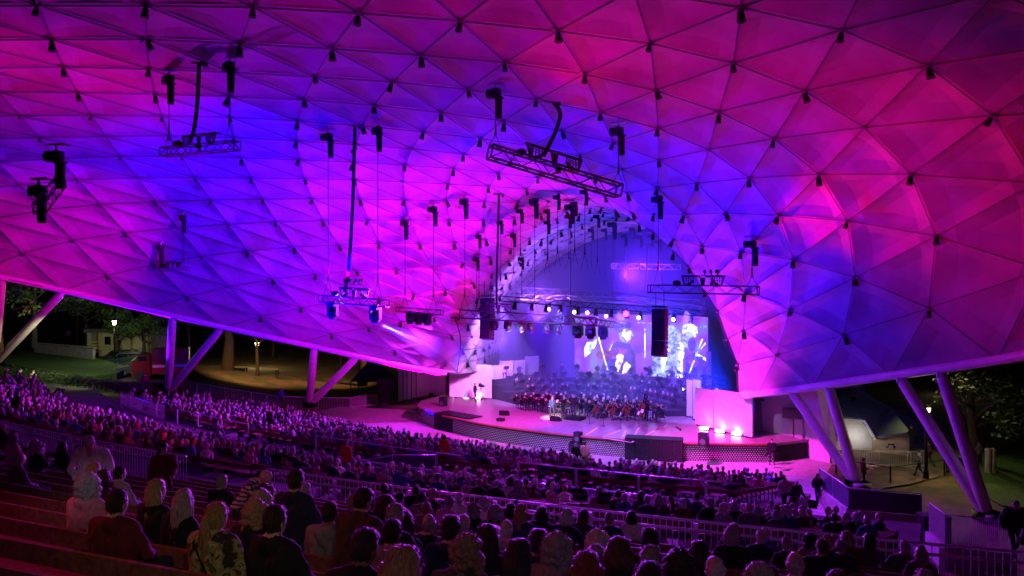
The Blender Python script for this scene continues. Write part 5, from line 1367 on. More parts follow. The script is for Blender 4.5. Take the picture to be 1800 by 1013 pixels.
for ri, (rad, n) in enumerate(arcs):
    a0, a1 = (-78, 76) if rad < 8 else (-60, 50)
    if ri == 3: a0, a1 = (-80, 74)
    for k in range(n):
        a = R(a0 + (a1 - a0) * (k + .5) / n + random.uniform(-2, 2)); u = cu + rad * math.sin(a) * (.98 if rad < 8 else 1.0); v = 2.4 + rad * math.cos(a) * (.86 if rad < 8 else 1.0)
        if v > 17.8: continue
        z = SZ + ({8.6: .45, 10.1: .9, 11.7: 1.35, 13.6: 1.8}.get(rad, 0)) + .002
        p = W(u, v, z)
        kind = 'violin' if (a < -.15 and rad < 7) else ('cello' if (a > .35 and rad < 5) else ('double bass' if (a > 1.0 and 3 < rad < 6.5) else ('viola' if rad < 7 else 'trumpet' if (k % 3 == 0) else 'woodwind')))
        f = facing(p, CP) + random.uniform(-.15, .15)
        side = 'left' if a < -.3 else ('right' if a > .3 else 'centre'); nn = f'{ordn(k+1)} from left, {ordn(ri+1)} arc'
        tc = 'black' if random.random() < .85 else random.choice(['navy', 'red'])
        hair = random.choice(['short', 'short', 'bob', 'long', 'bald']); hcx = random.choice(['dark', 'brown', 'blond', 'grey', 'dark'])
        standp = kind == 'double bass'
        person(p, f, f'musician in {tc}, {hair if hair != "bald" else "thinning"} {hcx} hair, {nn} round the conductor', 'stand' if standp else ('play' if kind in ('violin', 'viola', 'cello') else 'blow'), hair, hcx, tc, 'orchestra musicians', .01, False, 1.0, M_skin, .03)
        fw = Vector((math.cos(f), math.sin(f), 0)); lf = Vector((-fw.y, fw.x, 0))
        if not standp: CH.put(p, f - math.pi/2, f'black orchestra chair, {nn} round the conductor', 'orchestra chairs')
        if kind in ('violin', 'viola'):
            d = (fw * .8 + lf * .55 - Vector((0, 0, .25))).normalized(); q = p + fw * .22 + lf * .12 + Vector((0, 0, 1.04))
            VN.put(q, 0, f'small {kind} held by the musician {nn} round the conductor', 'violins and violas', rot=Matrix((d.cross(Vector((0,0,1))).normalized(), d, d.cross(Vector((0,0,1))).normalized().cross(d))).transposed().to_euler())
        elif kind in ('cello', 'double bass'):
            KK, hh, tl = (CL, .66, .45) if kind == 'cello' else (DB, .84, .2)
            d = (Vector((0, 0, 1)) - fw * tl + lf * .15).normalized(); x_ = lf * -1; x_ = (x_ - d * x_.dot(d)).normalized(); z_ = x_.cross(d)
            KK.put(p + fw * (.38 if kind == 'cello' else .42) + Vector((0, 0, hh)), 0, f'reddish {kind} before the musician {nn} round the conductor', 'cellos and basses', rot=Matrix((x_, d, z_)).transposed().to_euler())
        elif kind == 'trumpet': TR.put(p + fw * .2 + Vector((0, 0, 1.10)), f - math.pi/2, f'brass trumpet held by the musician {nn} round the conductor', 'trumpets')
        if k % 2 == 0: MS.put(p + fw * .95, f - math.pi/2, f'black music stand before the musician {nn} round the conductor', 'music stands')
# extra lit stands seen from the audience side
for k, (px, py) in enumerate(((1036, 742), (1061, 746), (1091, 750), (1123, 748), (1022, 735), (1129, 744))):
    p = st(px, py + 4); MS.put(p, facing(p, CP) + math.pi/2 + (.8 if k != 4 else 0), f'music stand with glowing white sheet, {ordn(k+1)} in the front row right of the conductor', 'music stands')
t = empty('podium', 'low black conductor\'s podium with a rail', 'podium', CP, SROT)
MB().box((0, 0, .12), (1.7, 1.2, .24)).build('platform', M_black, t); MB().path([(-.8, -.55, .2), (-.8, -.55, 1.25), (.8, -.55, 1.25), (.8, -.55, .2)], .025, 6).build('rail', M_black, t)
person(CP + Vector((0, 0, .24)), math.atan2(N_[1], N_[0]), 'conductor in black on the podium with both arms raised, back to the audience', 'conduct', 'short', 'grey', 'black', coat=.015, vox=.02)
SGP = st(971, 735); sg = person(SGP, math.atan2(-SGP.y, -SGP.x) - .2, 'singer in a blue suit under the white spotlight facing the audience', 'sing', 'short', 'blond', (.03, .07, .16), coat=.015, vox=.02)
t = empty('microphone', 'handheld microphone at the singer\'s mouth', 'microphone', SGP + Vector((0, 0, 0)), sg.rotation_euler.z); MB().tube((-.07, .20, 1.46), (-.01, .17, 1.56), .013, .018, 8).ball((-.005, .168, 1.57), .028, 8, 6).build('handle', M_black, t)
# camera operator on the left of the stage
p = st(835, 706); person(p, R(-20), 'camera operator in black standing on the left of the stage', 'stand', 'short', 'dark', 'black', coat=.02, vox=.025)
t = empty('video_camera', 'black video camera on a tripod before the left camera operator', 'camera', p + Vector((.55, -.15, 0)), .6)
MB().box((0, 0, 1.5), (.22, .5, .26)).tube((0, -.25, 1.5), (0, -.5, 1.5), .08, .11, 10).box((0, .1, 1.68), (.08, .3, .08)).build('camera_body', M_black, t)
for a in range(3): MB().tube((0, 0, 1.35), (.45 * math.cos(a*2.1), .45 * math.sin(a*2.1), 0), .02, n=5).build('tripod_leg', M_black, t)
# percussion and cases at the back right of the orchestra
t = empty('drum_kit', 'dark drum kit on the riser at the rear right of the orchestra', 'drums', W(6.6, 13.0, SZ))
MB().tube((0, -.2, .3), (0, .25, .3), .28, n=18).build('bass_drum', M_black, t)
for a, b, c, r in ((-.35, 0, .7, .17), (.2, 0, .75, .17), (.6, .1, .4, .22), (-.6, -.1, .55, .19)): MB().tube((a, b, c), (a, b, c + .2), r, n=14).build('tom_drum', M_black, t)
for a, b, c in ((-.8, .2, 1.15), (.85, .2, 1.2), (0, .4, 1.3)): MB().tube((a, b, c), (a, b, c + .01), .24, n=16).tube((a, b, 0), (a, b, c), .012, n=5).build('cymbal', M_brass, t)
for k, (u, v) in enumerate(((10.6, 8.5), (11.0, 6.2), (9.4, 13))):
    t = empty('equipment_case', f'black wheeled equipment case at the right rear of the stage, {ordn(k+1)} of three', 'case', W(u, v, SZ), SROT + k * .5, 'equipment cases'); MB().box((0, 0, .55), (1.3, .7, .85)).build('case_body', M_black, t); MB().box((0, 0, .55), (1.34, .74, .04)).box((-.64, 0, .55), (.04, .74, .88)).box((.64, 0, .55), (.04, .74, .88)).build('edge_trim', M_steel, t)
    for sx in (-1, 1): MB().tube((sx*.5, -.05, .07), (sx*.5, .05, .07), .07, n=10).build('wheel', M_rubber, t)
# ------------------------------------------------------------ outside, left: lawn, hedge, cars, building, trees
lawn = MB()
lp = [onz(-30, 612, 4.6), onz(60, 618, 4.55), onz(165, 628, 4.3), onz(230, 646, 3.95), onz(205, 656, 3.9), onz(150, 662, 4.0), onz(60, 648, 4.3), onz(-30, 632, 4.6)]
Lw = MB(); c = sum(lp, Vector()) / len(lp); Lw.add([p for p in lp] + [Vector((p.x, p.y, 1.5)) for p in lp], [tuple(range(8))] + [(i, (i+1) % 8, 8 + (i+1) % 8, 8 + i) for i in range(8)])
Lw.build('lawn', M_grass)['kind'] = 'structure'
def leafy(name, pts, n, size, m, parent=None, rs=None):
    rr = rs or random; mb = MB()
    for k in range(n):
        c, r = rr.choice(pts); 
        d = Vector((rr.gauss(0, 1), rr.gauss(0, 1), rr.gauss(0, 1))).normalized() * (rr.random() ** .4)
        q = c + Vector((d.x * r[0], d.y * r[1], d.z * r[2])); a = Vector((rr.gauss(0, 1), rr.gauss(0, 1), rr.gauss(0, .6))).normalized(); b = a.orthogonal().normalized() ; s = size * rr.uniform(.6, 1.4)
        mb.add([q, q + a * s + b * s * .4, q + a * s * 2, q + a * s - b * s * .4], [(0, 1, 2, 3)])
    me = mb.mesh(name, m, fix=False); o = bpy.data.objects.new(name, me); COL.objects.link(o)
    if parent: o.parent = parent
    return o
def tree(p, h, cr, label, n=1800, size=.16, seed=1, spread=1.0, trunk=.22, group='park trees', low=.35, m=None):
    rr = random.Random(seed); t = empty('tree', label, 'tree', p, 0, group); tk = MB(); pts = []
    tk.path([(0, 0, -.4), (.05, 0, h * .2), (rr.uniform(-.2, .2), .1, h * .45), (rr.uniform(-.4, .4), 0, h * .8)], [trunk * 1.3, trunk, trunk * .75, trunk * .25], 10)
    for k in range(9):
        a = k * 2.4; z0 = h * (low + .4 * k / 9); q = Vector((cr * .75 * math.cos(a) * rr.uniform(.6, 1.1), cr * .75 * math.sin(a) * rr.uniform(.6, 1.1), z0 + h * rr.uniform(.08, .28)))
        tk.path([(0, 0, z0), q * .5 + Vector((0, 0, z0 * .5 + .2)), q], [trunk * .4, trunk * .25, trunk * .08], 6); pts.append((q, (cr * .38, cr * .38, h * .09)))
        pts.append((q * .7 + Vector((0, 0, h * .28)), (cr * .3, cr * .3, h * .08)))
    tk.build('trunk', M_bark, t, smooth=True); leafy('crown', pts, n, size, m or M_leaf, t, rr); return t
def gz(px, py, z): return onz(px, py, z)
tree(gz(152, 618, 4.4), 7.5, 4.6, 'leafy tree lit green beside the pale building on the left', 3600, .20, 3)
tree(gz(252, 636, 3.6), 5.5, 2.6, 'small tree with bright green leaves behind the parked cars', 1500, .18, 5)
tree(gz(205, 632, 3.9), 6.0, 1.8, 'thin dark tree in front of the pale building', 900, .18, 8)
tree(at(60, 605, 72), 9, 5.5, 'dark spreading tree at the far left behind the lawn', 3600, .22, 11)
tree(at(0, 610, 64), 8, 3.5, 'dark tree at the very left edge', 1500, .2, 12)
tree(at(135, 600, 105), 16, 7, 'tall dark tree rising behind the pale building', 3600, .3, 13)
tree(at(330, 630, 100), 12, 5, 'dark tree behind the red truck', 2400, .3, 14)
tree(gz(400, 667, .4), 11, 4, 'tree with a thick dark trunk on the lit park ground', 1500, .25, 15, trunk=.75, low=.55)
tree(gz(452, 672, .3), 9, 3, 'slim leaning tree beside the lone park visitor', 900, .2, 16, trunk=.22, low=.5)
tree(gz(637, 676, .2), 10, 4, 'dark tree between the left supports and the stage wall', 1500, .25, 17, trunk=.5, low=.5)
tree(at(600, 650, 112), 12, 6, 'faint far tree in the blue darkness', 1800, .35, 18)
tree(at(480, 640, 118), 12, 6, 'dark far tree beyond the park ground', 1800, .35, 19)
for k, (px, py, Y, h) in enumerate(((676, 720, 62, 0),)): pass
# hedge between lawn and walkway
hp = [onz(-40, 655, 4.0), onz(60, 668, 3.8), onz(140, 680, 3.6), onz(215, 690, 3.4), onz(262, 690, 3.2)]
pts = []
for a, b in zip(hp, hp[1:]):
    for k in range(10): q = a + (b - a) * k / 10; pts.append((q + Vector((0, 0, .45)), (.7, .6, .55)))
o = leafy('hedge', pts, 9000, .07, M_hedge); tag(o, 'long dark clipped hedge between the lawn and the left crowd', 'hedge')
# low wall at the lawn edge
w0, w1, w2 = onz(60, 622, 4.35), onz(163, 634, 4.1), onz(222, 650, 3.7)
t = empty('garden_wall', 'pale low wall with a capping along the top edge of the lawn', 'wall', w0)
MB().slab([Vector((0,0,0)), w1 - w0, w1 - w0 + Vector((0,0,1.25)), Vector((0,0,1.15))], (.1, .3, 0)).build('wall', M_conc2, t); MB().slab([Vector((0,-.05,1.2)), w1 - w0 + Vector((.1,-.05,1.3)), w1 - w0 + Vector((.1,-.05,1.42)), Vector((0,-.05,1.32))], (.1, .4, 0)).build('capping', M_conc2, t)
b_ = onz(175, 622, 4.0)
t = empty('pale_building', 'pale building with a lit doorway and louvred gate behind the tree on the left', 'building', at(173, 622, 84))
g_ = at(173, 622, 84)
def bx(name, p0, p1, th, m, dz=0): 
    a, b = at(*p0, 84) - g_, at(*p1, 84) - g_; return MB().box(((a.x+b.x)/2, th/2 + dz, (a.z+b.z)/2), (abs(b.x-a.x), th, abs(a.z-b.z))).build(name, m, t)
M_cream = mat('cream_wall', (.5, .48, .33), .8, noise=.2, scale=2)
bx('wall', (173, 585), (265, 628), 5, M_cream); bx('side_wall', (153, 582), (160, 622), 4, M_cream); bx('roof', (150, 578), (270, 585), 6, M_steel, -.4)
for k in range(4): bx('louvre', (160, 600 + k * 5.5), (171, 603 + k * 5.5), .2, M_cream)
for k in (185, 200): bx('window', (k, 592), (k + 10, 606), .1, M_glass, -.12)
asp = MB(); asp.add([p + Vector((0, 0, .06)) for p in (onz(195, 636, 3.25), onz(330, 638, 3.2), onz(325, 676, 3.0), onz(178, 673, 3.2))], [(0, 1, 2, 3)]); asp.build('car_park', M_asph)['kind'] = 'structure'
# cars
def car(p, rz, colr, label, L=4.6, Wd=1.85, hh=1.65, suv=True, group='parked cars', roofbar=False):
    t = empty('parked_car', label, 'car', p, rz, group); pm_ = mat('paint_' + label[:14], colr, .25, spec=.6)
    prof = [(-.5,.32),(-.5,.72),(-.47,.98),(-.40,hh*.98/1),( -.36,hh),(.10,hh),(.24,1.06),(.46,.92),(.5,.70),(.5,.32)] if suv else [(-.5,.35),(-.5,.9),(-.36,1.0),(-.22,hh*.9),(.08,hh*.9),(.24,.98),(.46,.85),(.5,.6),(.5,.35)]
    m = MB(); P = [(x * L, z) for x, z in prof]; n = len(P)
    def ins(z): return Wd/2 * (1 if z < 1.0 else 1 - .16 * (z - 1.0) / .7)
    for s in (-1, 1): m.v += [(x, s * ins(z), z) for x, z in P]
    m.f = [tuple(range(n)), tuple(range(2*n - 1, n - 1, -1))] + [(i, n + i, n + (i+1) % n, (i+1) % n) for i in range(n)]; m.m = [0] * len(m.f)
    o = m.build('body', pm_, t); bv = o.modifiers.new('b', 'BEVEL'); bv.width = .06; bv.segments = 2
    g = MB()
    for s in (-1, 1):
        y0 = s * (Wd/2 * .985 + .01); y1 = s * (ins(hh * .93) + .01)
        for x0, x1, x2, x3 in ((-.37, -.12, -.12, -.34), (-.10, .18, .10, -.10)): g.add([(x0*L, y0, 1.05), (x1*L, y0, 1.05), (x2*L, y1, hh*.92), (x3*L, y1, hh*.92)], [(0, 1, 2, 3)])
    g.build('side_windows', M_glass, t)
    MB().add([(.235*L+.03, -Wd*.42, 1.08), (.235*L+.03, Wd*.42, 1.08), (.11*L+.03, Wd*.36, hh*.95), (.11*L+.03, -Wd*.36, hh*.95)], [(0, 1, 2, 3)]).build('windscreen', M_glass, t)
    for sx in (-.31, .32):
        for s in (-1, 1):
            w = MB().tube((sx*L, s*(Wd/2 - .2), .36), (sx*L, s*(Wd/2 + .01), .36), .36, n=18).build('wheel', M_rubber, t); MB().tube((sx*L, s*(Wd/2), .36), (sx*L, s*(Wd/2 + .025), .36), .22, n=12).build('rim', M_truss2, w)
    for s in (-1, 1):
        MB().box((.495*L, s*.66, .78), (.05, .36, .16)).build('headlight', mat('headlight_glass', (.6, .6, .65), .1), t); MB().box((-.497*L, s*.72, .9), (.04, .22, .22)).build('tail_light', mat('tail_glass', (.4, .02, .02), .2), t)
        MB().box((.17*L, s*(Wd/2+.1), 1.08), (.12, .18, .13)).build('mirror', pm_, t)
    MB().box((.5*L, 0, .48), (.06, Wd*.9, .18)).build('bumper', M_black, t)
    return t
car(onz(207, 641, 3.32), R(195), (.02, .02, .025), 'dark car parked furthest back by the pale building')
car(onz(222, 646, 3.3), R(188), (.03, .05, .09), 'dark blue estate car parked behind the lawn wall')
car(onz(252, 650, 3.3), R(200), (.02, .025, .04), 'dark off-road car parked next to the white-bonneted patrol car')
car(onz(247, 660, 3.25), R(205), (.05, .06, .08), 'patrol car with pale bonnet and blue roof stripes beside the red truck')
# red service truck
t = empty('service_truck', 'red service truck half hidden behind the left supports', 'truck', onz(279, 666, 3.2), R(200))
M_redp = mat('red_paint', (.16, .01, .01), .3)
MB().box((1.4, 0, 1.1), (1.6, 2.1, 1.4)).box((1.2, 0, 2.0), (1.1, 1.9, .8)).build('cab', M_redp, t); MB().box((-1.1, 0, 1.75), (3.2, 2.2, 2.3)).build('box_body', mat('red_box', (.30, .02, .025), .4, noise=.2), t)
MB().box((1.77, 0, 2.0), (.03, 1.6, .6)).box((1.3, -.96, 2.0), (.7, .03, .5)).box((1.3, .96, 2.0), (.7, .03, .5)).build('windows', M_glass, t)
MB().box((-1.1, -1.12, 1.3), (3.0, .03, .25)).box((-1.1, 1.12, 1.3), (3.0, .03, .25)).build('stripe', M_white, t)
for x in (-1.9, 1.5):
    for s in (-1, 1): MB().tube((x, s*.85, .45), (x, s*1.08, .45), .45, n=16).build('wheel', M_rubber, t)
for s in (-1, 1): MB().box((2.2, s*.75, .8), (.05, .3, .2)).build('headlight', MATS['headlight_glass'], t)
# market hut / goal frame on the park ground
t = empty('metal_frame', 'low pale metal frame standing beside the thick tree trunk', 'frame', onz(418, 664, .3)); MB().path([(-1.0, 0, 0), (-1.0, 0, 1.3), (1.0, 0, 1.3), (1.0, 0, 0)], .05, 6).path([(-1.0, 1, 0), (-1.0, 1, 1.3), (1.0, 1, 1.3), (1.0, 1, 0)], .05, 6).build('tube_frame', M_rail, t); MB().box((0, .5, .62), (1.8, .9, 1.1)).build('crate', M_black, t)
# dark tent and pillar by the stage wall
t = empty('black_tent', 'black pointed tent next to the left stage wall', 'tent', onz(655, 704, 0)); MB().add([(-2,-2,2.2),(2,-2,2.2),(2,2,2.2),(-2,2,2.2),(0,0,4.6)], [(0,1,4),(1,2,4),(2,3,4),(3,0,4),(0,3,2,1)]).build('canopy_top', M_curtain, t)
for a in (-1.9, 1.9):
    for b in (-1.9, 1.9): MB().tube((a, b, 0), (a, b, 2.2), .05, n=6).build('leg', M_black, t)
t = empty('video_mast', 'dark tall cabinet on a stand left of the stage', 'cabinet', onz(678, 716, 0)); MB().box((0, 0, 2.2), (1.6, .9, 1.4)).build('cabinet_body', M_black, t); MB().box((0, 0, .75), (.7, .6, 1.5)).build('stand', M_curtain, t)
barrier(onz(640, 716, 0), .7, 3.0, 'grey crowd barrier in front of the black tent left of the stage')
# street lamps outside
def lampost(p, h, label, power, col, dirv=None, scale=1.0, on=True, yoke=True):
    t = empty('street_lamp', label, 'lamp', p, 0, 'park lamp posts')
    MB().tube((0, 0, 0), (0, 0, h), .09 * scale, .055 * scale, 10).tube((0, 0, 0), (0, 0, .5), .14 * scale, .12 * scale, 10).build('pole', M_black, t)
    MB().tube((0, 0, h), (0, 0, h + .08), .12 * scale, .16 * scale, 8).tube((0, 0, h + .5), (0, 0, h + .68), .25 * scale, .04, 8).build('lantern_cap', M_black, t)
    MB().tube((0, 0, h + .08), (0, 0, h + .5), .14 * scale, .22 * scale, 8).build('lantern_glass', emi('lantern_glow_' + str(int(power)), col, 9), t)
    if power: lamp('POINT', (0, 0, h - .35), None, col, power, .25, name='lamp_light', parent=t)
    return t
pl = onz(1628, 842, 0); lampost(pl, (842 - 722) * pl.y / F - .3, 'lit park lamp with a glowing square lantern between the right supports', 260, (1, .66, .34), scale=1.2)
lampost(at(201, 630, 76), 3.4, 'small lit park lamp in front of the pale building', 300, (1, .95, .62))
lampost(at(452, 655, 105), 3.8, 'far lit park lamp glowing over the dark park on the left', 900, (1, .72, .35), scale=1.6)
lampost(at(1672, 716, 80), 2.6, 'tiny distant park lamp behind the near right support', 60, (1, .8, .5))
fd = flood_kit()
def flood(p, tgt, col, pw, ang, lb, blend=.8, size=.2):
    d = Vector(tgt) - Vector(p); o = fd.put(Vector(p) - Vector((0, 0, .55 if 'flown truss' in lb else 0)), 0, lb, 'flood lights', rot=d.to_track_quat('Y', 'Z').to_euler(), scale=(.55, .55, .55))
    lamp('SPOT', Vector(p) + d.normalized() * .3, tgt, col, pw, size, ang, blend, 'flood_beam'); return o
flood(at(120, 585, 60), at(110, 640, 72), (.9, 1, .35), 2000, 110, 'park flood light on the left lawn', size=.3)
flood((-30, 78, 9), onz(470, 672, .3), (1, .5, .2), 9000, 80, 'amber flood light over the park ground', 1, .4)
flood((-14, 86, 10), onz(560, 668, .2), (1, .45, .2), 9000, 70, 'second amber flood light over the park ground', 1, .4)
# ------------------------------------------------------------ outside, right
g0 = onz(1476, 800, 0)
t = empty('service_building', 'white service building with slanted blue roof and tan front at the right', 'building', g0)
def P2(px, py, Y=None): return (at(px, py, Y) if Y else onz(px, py, 0)) - g0
Yb = 54
def q3(px, py, Y=Yb): return at(px, py, Y) - g0
MB().slab([q3(1472, 812), q3(1536, 812), q3(1536, 771), q3(1516, 741), q3(1472, 738)], (.3, 3.5, 0)).build('white_wall', M_white, t)
MB().slab([q3(1536, 812, 53.6), q3(1598, 808, 52), q3(1598, 764, 52), q3(1536, 771, 53.6)], (.6, 4, 0)).build('tan_wall', mat('tan_render', (.42, .32, .24), .85, noise=.25, scale=1.5, bump=.2), t)
M_roof = mat('roof_felt', (.09, .085, .10), .6, noise=.3, scale=2)
MB().slab([q3(1516, 741, 53.4), q3(1537, 773, 53.2), q3(1600, 765, 51.6), q3(1566, 722, 58), q3(1510, 688, 62), q3(1474, 690, 62), q3(1473, 737, 53.9)], (0, 0, .22)).build('roof', M_roof, t)
MB().slab([q3(1472, 738, 53.7), q3(1516, 741, 53.4), q3(1516, 738, 53.4), q3(1472, 735, 53.7)], (0, -.12, 0)).slab([q3(1516, 741, 53.4), q3(1537, 773, 53.1), q3(1540, 772, 53.1), q3(1519, 738, 53.4)], (0, -.12, 0)).build('verge_board', M_white, t)
sg_ = MB()
for k, (a, b) in enumerate(((1561, 1564), (1565, 1567), (1568, 1571), (1572, 1574))): sg_.slab([q3(a, 783, 52.7), q3(b, 783, 52.7), q3(b, 780, 52.7), q3(a, 780, 52.7)], (0, -.04, 0))
sg_.slab([q3(1558, 787, 52.75), q3(1562, 787, 52.75), q3(1562, 785, 52.75), q3(1558, 785, 52.75)], (0, -.04, 0)).slab([q3(1570, 787, 52.6), q3(1574, 787, 52.6), q3(1574, 785, 52.6), q3(1570, 785, 52.6)], (0, -.04, 0)); sg_.build('wall_lettering', M_black, t)
g2 = at(1600, 800, 60); t2 = empty('low_building', 'low grey-roofed building with open doorway behind the lamp post at the right', 'building', g2)
r3 = lambda px, py, Y=60: at(px, py, Y) - g2
MB().slab([r3(1585, 808), r3(1662, 812), r3(1662, 776), r3(1585, 770)], (.2, 5, 0)).build('wall', mat('grey_render', (.36, .33, .3), .85, noise=.2, scale=2), t2)
MB().slab([r3(1566, 722, 62), r3(1583, 770, 59.4), r3(1668, 778, 59.4), r3(1655, 738, 66)], (0, 0, .25)).build('roof', mat('grey_roof', (.2, .17, .16), .8, noise=.3, scale=2), t2)
MB().slab([r3(1599, 800, 59.8), r3(1612, 801, 59.8), r3(1612, 774, 59.8), r3(1599, 773, 59.8)], (0, -.08, 0)).build('doorway', M_glass, t2)
MB().slab([r3(1622, 812, 58.5), r3(1672, 822, 54), r3(1672, 810, 54), r3(1622, 770, 58.5)], (.3, .1, 0)).build('ramp_wall', M_white, t2)
pav = MB(); pav.add([p + Vector((0, 0, .04)) for p in (onz(1462, 818, 0), onz(1640, 812, 0), onz(1665, 835, 0), onz(1600, 852, 0), onz(1530, 862, 0), onz(1445, 845, 0))], [(0, 1, 2, 3, 4, 5)]); pav.build('paving', mat('brown_paving', (.17, .13, .10), .85, noise=.5, scale=.8, bump=.3, col2=(.09, .07, .05)))['kind'] = 'structure'
gl = MB(); gl.add([p + Vector((0, 0, .05)) for p in (onz(1690, 790, 0), onz(1830, 780, 0), onz(1860, 900, 0), onz(1760, 890, 0), onz(1690, 850, 0))], [(0, 1, 2, 3, 4)]); gl.build('lawn', M_grass)['kind'] = 'structure'
barrier(onz(1513, 818, 0), .1, 2.6, 'grey crowd barrier before the white wall on the right')
for k in range(2): barrier(onz(1562, 824, 0) + Vector((0, k * .35, 0)), .05 + k * .02, 3.0, f'brown crowd barrier stacked before the tan wall, {"front" if k == 0 else "rear"} one')
barrier(onz(1612, 823, 0), .3, 1.6, 'short barrier at the doorway of the low building')
def ropefence(a, b, lb):
    t = empty('post_and_rail', lb, 'fence', a); d = b - a; n = max(1, int(d.length / 2.4)); r = MB()
    for k in range(n + 1): MB().tube((0, 0, 0), (0, 0, 1.05), .05, n=6).build('post', M_black, t, loc=d * k / n)
    r.tube(Vector((0, 0, .98)), d + Vector((0, 0, .98)), .03, n=6); r.build('rail', M_black, t)
ropefence(onz(1470, 835, 0), onz(1565, 850, 0), 'low dark post-and-rail fence across the paving, left part'); ropefence(onz(1565, 850, 0), onz(1660, 836, 0), 'low dark post-and-rail fence across the paving, right part')
tree(onz(1712, 812, 0), 7.5, 3.4, 'tree with pale lit branches and yellow-green leaves right of the lamp', 1500, .16, 31, trunk=.3, low=.3)
for k, (px, Y, h) in enumerate(((1760, 62, 8), (1700, 85, 11), (1790, 75, 10), (1640, 95, 12), (1820, 50, 7), (1745, 100, 12))):
    lb = ['low bushy tree on the right lawn', 'dark tree behind the low building', 'dark reddish tree at the right edge', 'far dark tree above the building roofs', 'dark tree at the far right edge', 'tall dark tree in the right distance'][k]
    tree(at(px, 506 + 11.9 * F / Y, Y), h, h * .5, lb, 1800, .25, 40 + k, low=.15)
for k, px in enumerate((1737, 1745)):
    t = empty('bollard', f'short pale bollard on the right lawn, {"left" if k == 0 else "right"} of two', 'bollard', onz(px, 832, 0), 0, 'bollards'); MB().tube((0, 0, 0), (0, 0, 1.5), .2, .18, 12).build('post', M_conc2, t); MB().tube((0, 0, 1.5), (0, 0, 1.6), .22, .1, 12).build('cap', M_conc2, t)
# bins near the lower right wall
for k, (px, py) in enumerate(((1630, 955), (1652, 958))):
    q = onz(px, py, .2); t = empty('litter_bin', f'tall dark litter bin at the end of the right retaining wall, {"left" if k == 0 else "right"} one', 'bin', q, .2 * k, 'litter bins'); MB().box((0, 0, .62), (.62, .62, 1.2)).build('bin_body', M_black, t); MB().box((0, 0, 1.28), (.68, .68, .1)).build('lid', M_curtain, t); MB().box((0, -.32, 1.05), (.4, .02, .15)).build('opening', M_glass, t)
flood(at(1500, 700, 50), at(1505, 790, 54), (1, .85, .55), 110, 110, 'small white wall light over the service building', 1)
lamp('POINT', at(1517, 772, 53.0), None, (1, .95, .8), 25, .08, name='wall_lamp')
lamp('SPOT', (24, 47, 8), at(1545, 740, 57), (.02, 0, 1), 900, .2, 50, 1, 'blue_spill')
lamp('SPOT', (30, 60, 9), onz(1755, 840, 0), (.9, 1, .35), 1300, .3, 55, 1, 'park_light'); lamp('SPOT', (30, 50, 8), onz(1690, 880, 0), (1, .7, .35), 1200, .3, 50, .5, 'park_light')
# ------------------------------------------------------------ haze over the stage
hz = MB(); vv2 = np.linspace(4.6, 18.4, 8); NT = 25
for v in vv2:
    u_, z_ = arch(float(v), np.linspace(0, 1, NT)); u_ = u_ * .955; z_ = np.maximum(SZ + .5, z_ * .955)
    for a, b in zip(u_, z_): hz.v.append(tuple(W(float(a), float(v), float(b))))
    hz.v.append(tuple(W(float(u_[-1]), float(v), SZ + .03))); hz.v.append(tuple(W(float(u_[0]), float(v), SZ + .03)))
NT += 2
for j in range(len(vv2) - 1):
    for i in range(NT): hz.f.append((j*NT+i, j*NT+(i+1) % NT, (j+1)*NT+(i+1) % NT, (j+1)*NT+i)); hz.m.append(0)
hz.f += [tuple(range(NT)), tuple(range(len(hz.v) - 1, len(hz.v) - NT - 1, -1))]; hz.m += [0, 0]
hm = bpy.data.materials.new('stage_smoke'); hm.use_nodes = True; nt = hm.node_tree; nt.nodes.remove(nt.nodes['Principled BSDF'])
pv = nt.nodes.new('ShaderNodeVolumePrincipled'); pv.inputs['Color'].default_value = (.72, .72, 1, 1); pv.inputs['Density'].default_value = .032; pv.inputs['Anisotropy'].default_value = .2
nt.links.new(pv.outputs[0], nt.nodes['Material Output'].inputs['Volume'])
o = hz.build('haze', hm); tag(o, 'thin stage haze over the orchestra catching the light beams', 'haze', kind='stuff')
# ------------------------------------------------------------ coloured lights washing the canopy, and stage lights
def cpt(px, py):
    p = hit(px, py); return p if p is not None else at(px, py, 50)
SRC = {
 'a0': RP(97.3, -30, 4.6), 'a1': RP(97.3, -18.6, 4.7), 'a2': RP(97.3, -8, 4.7), 'a3': RP(97.3, 2.5, 4.7), 'a4': RP(97.3, 12, 4.7), 'a5': RP(97.3, 21, 4.7),
 'b0': RP(107.2, -13, 7.1), 'b1': RP(107.2, -2, 7.1), 'b2': RP(107.2, 9, 7.1), 'b3': RP(107.2, 18, 7.1), 'b4': RP(107.2, 27, 7.1), 'b5': RP(107.2, 33, 7.1),
 'c0': Vector((-32.5, 64, 3.4)), 'c1': Vector((-20, 66.5, 2.6)), 'c2': Vector((19.2, 45, .9)), 'c3': Vector((22.3, 38, .9)), 'c4': RP(107.2, 36, 7.1),
 'e0': W(-7, -17.2, 12.9), 'e1': W(12, -4.6, 13.5), 'e2': W(7.3, -16, 18.9), 'e3': W(-8, -27, 19.8),
 'd0': W(-15.4, -.6, 1.0), 'd1': W(15.2, -1.2, 1.0), 'd2': W(-13, 6, 2.2), 'd3': W(12.5, 4, 2.2),
}
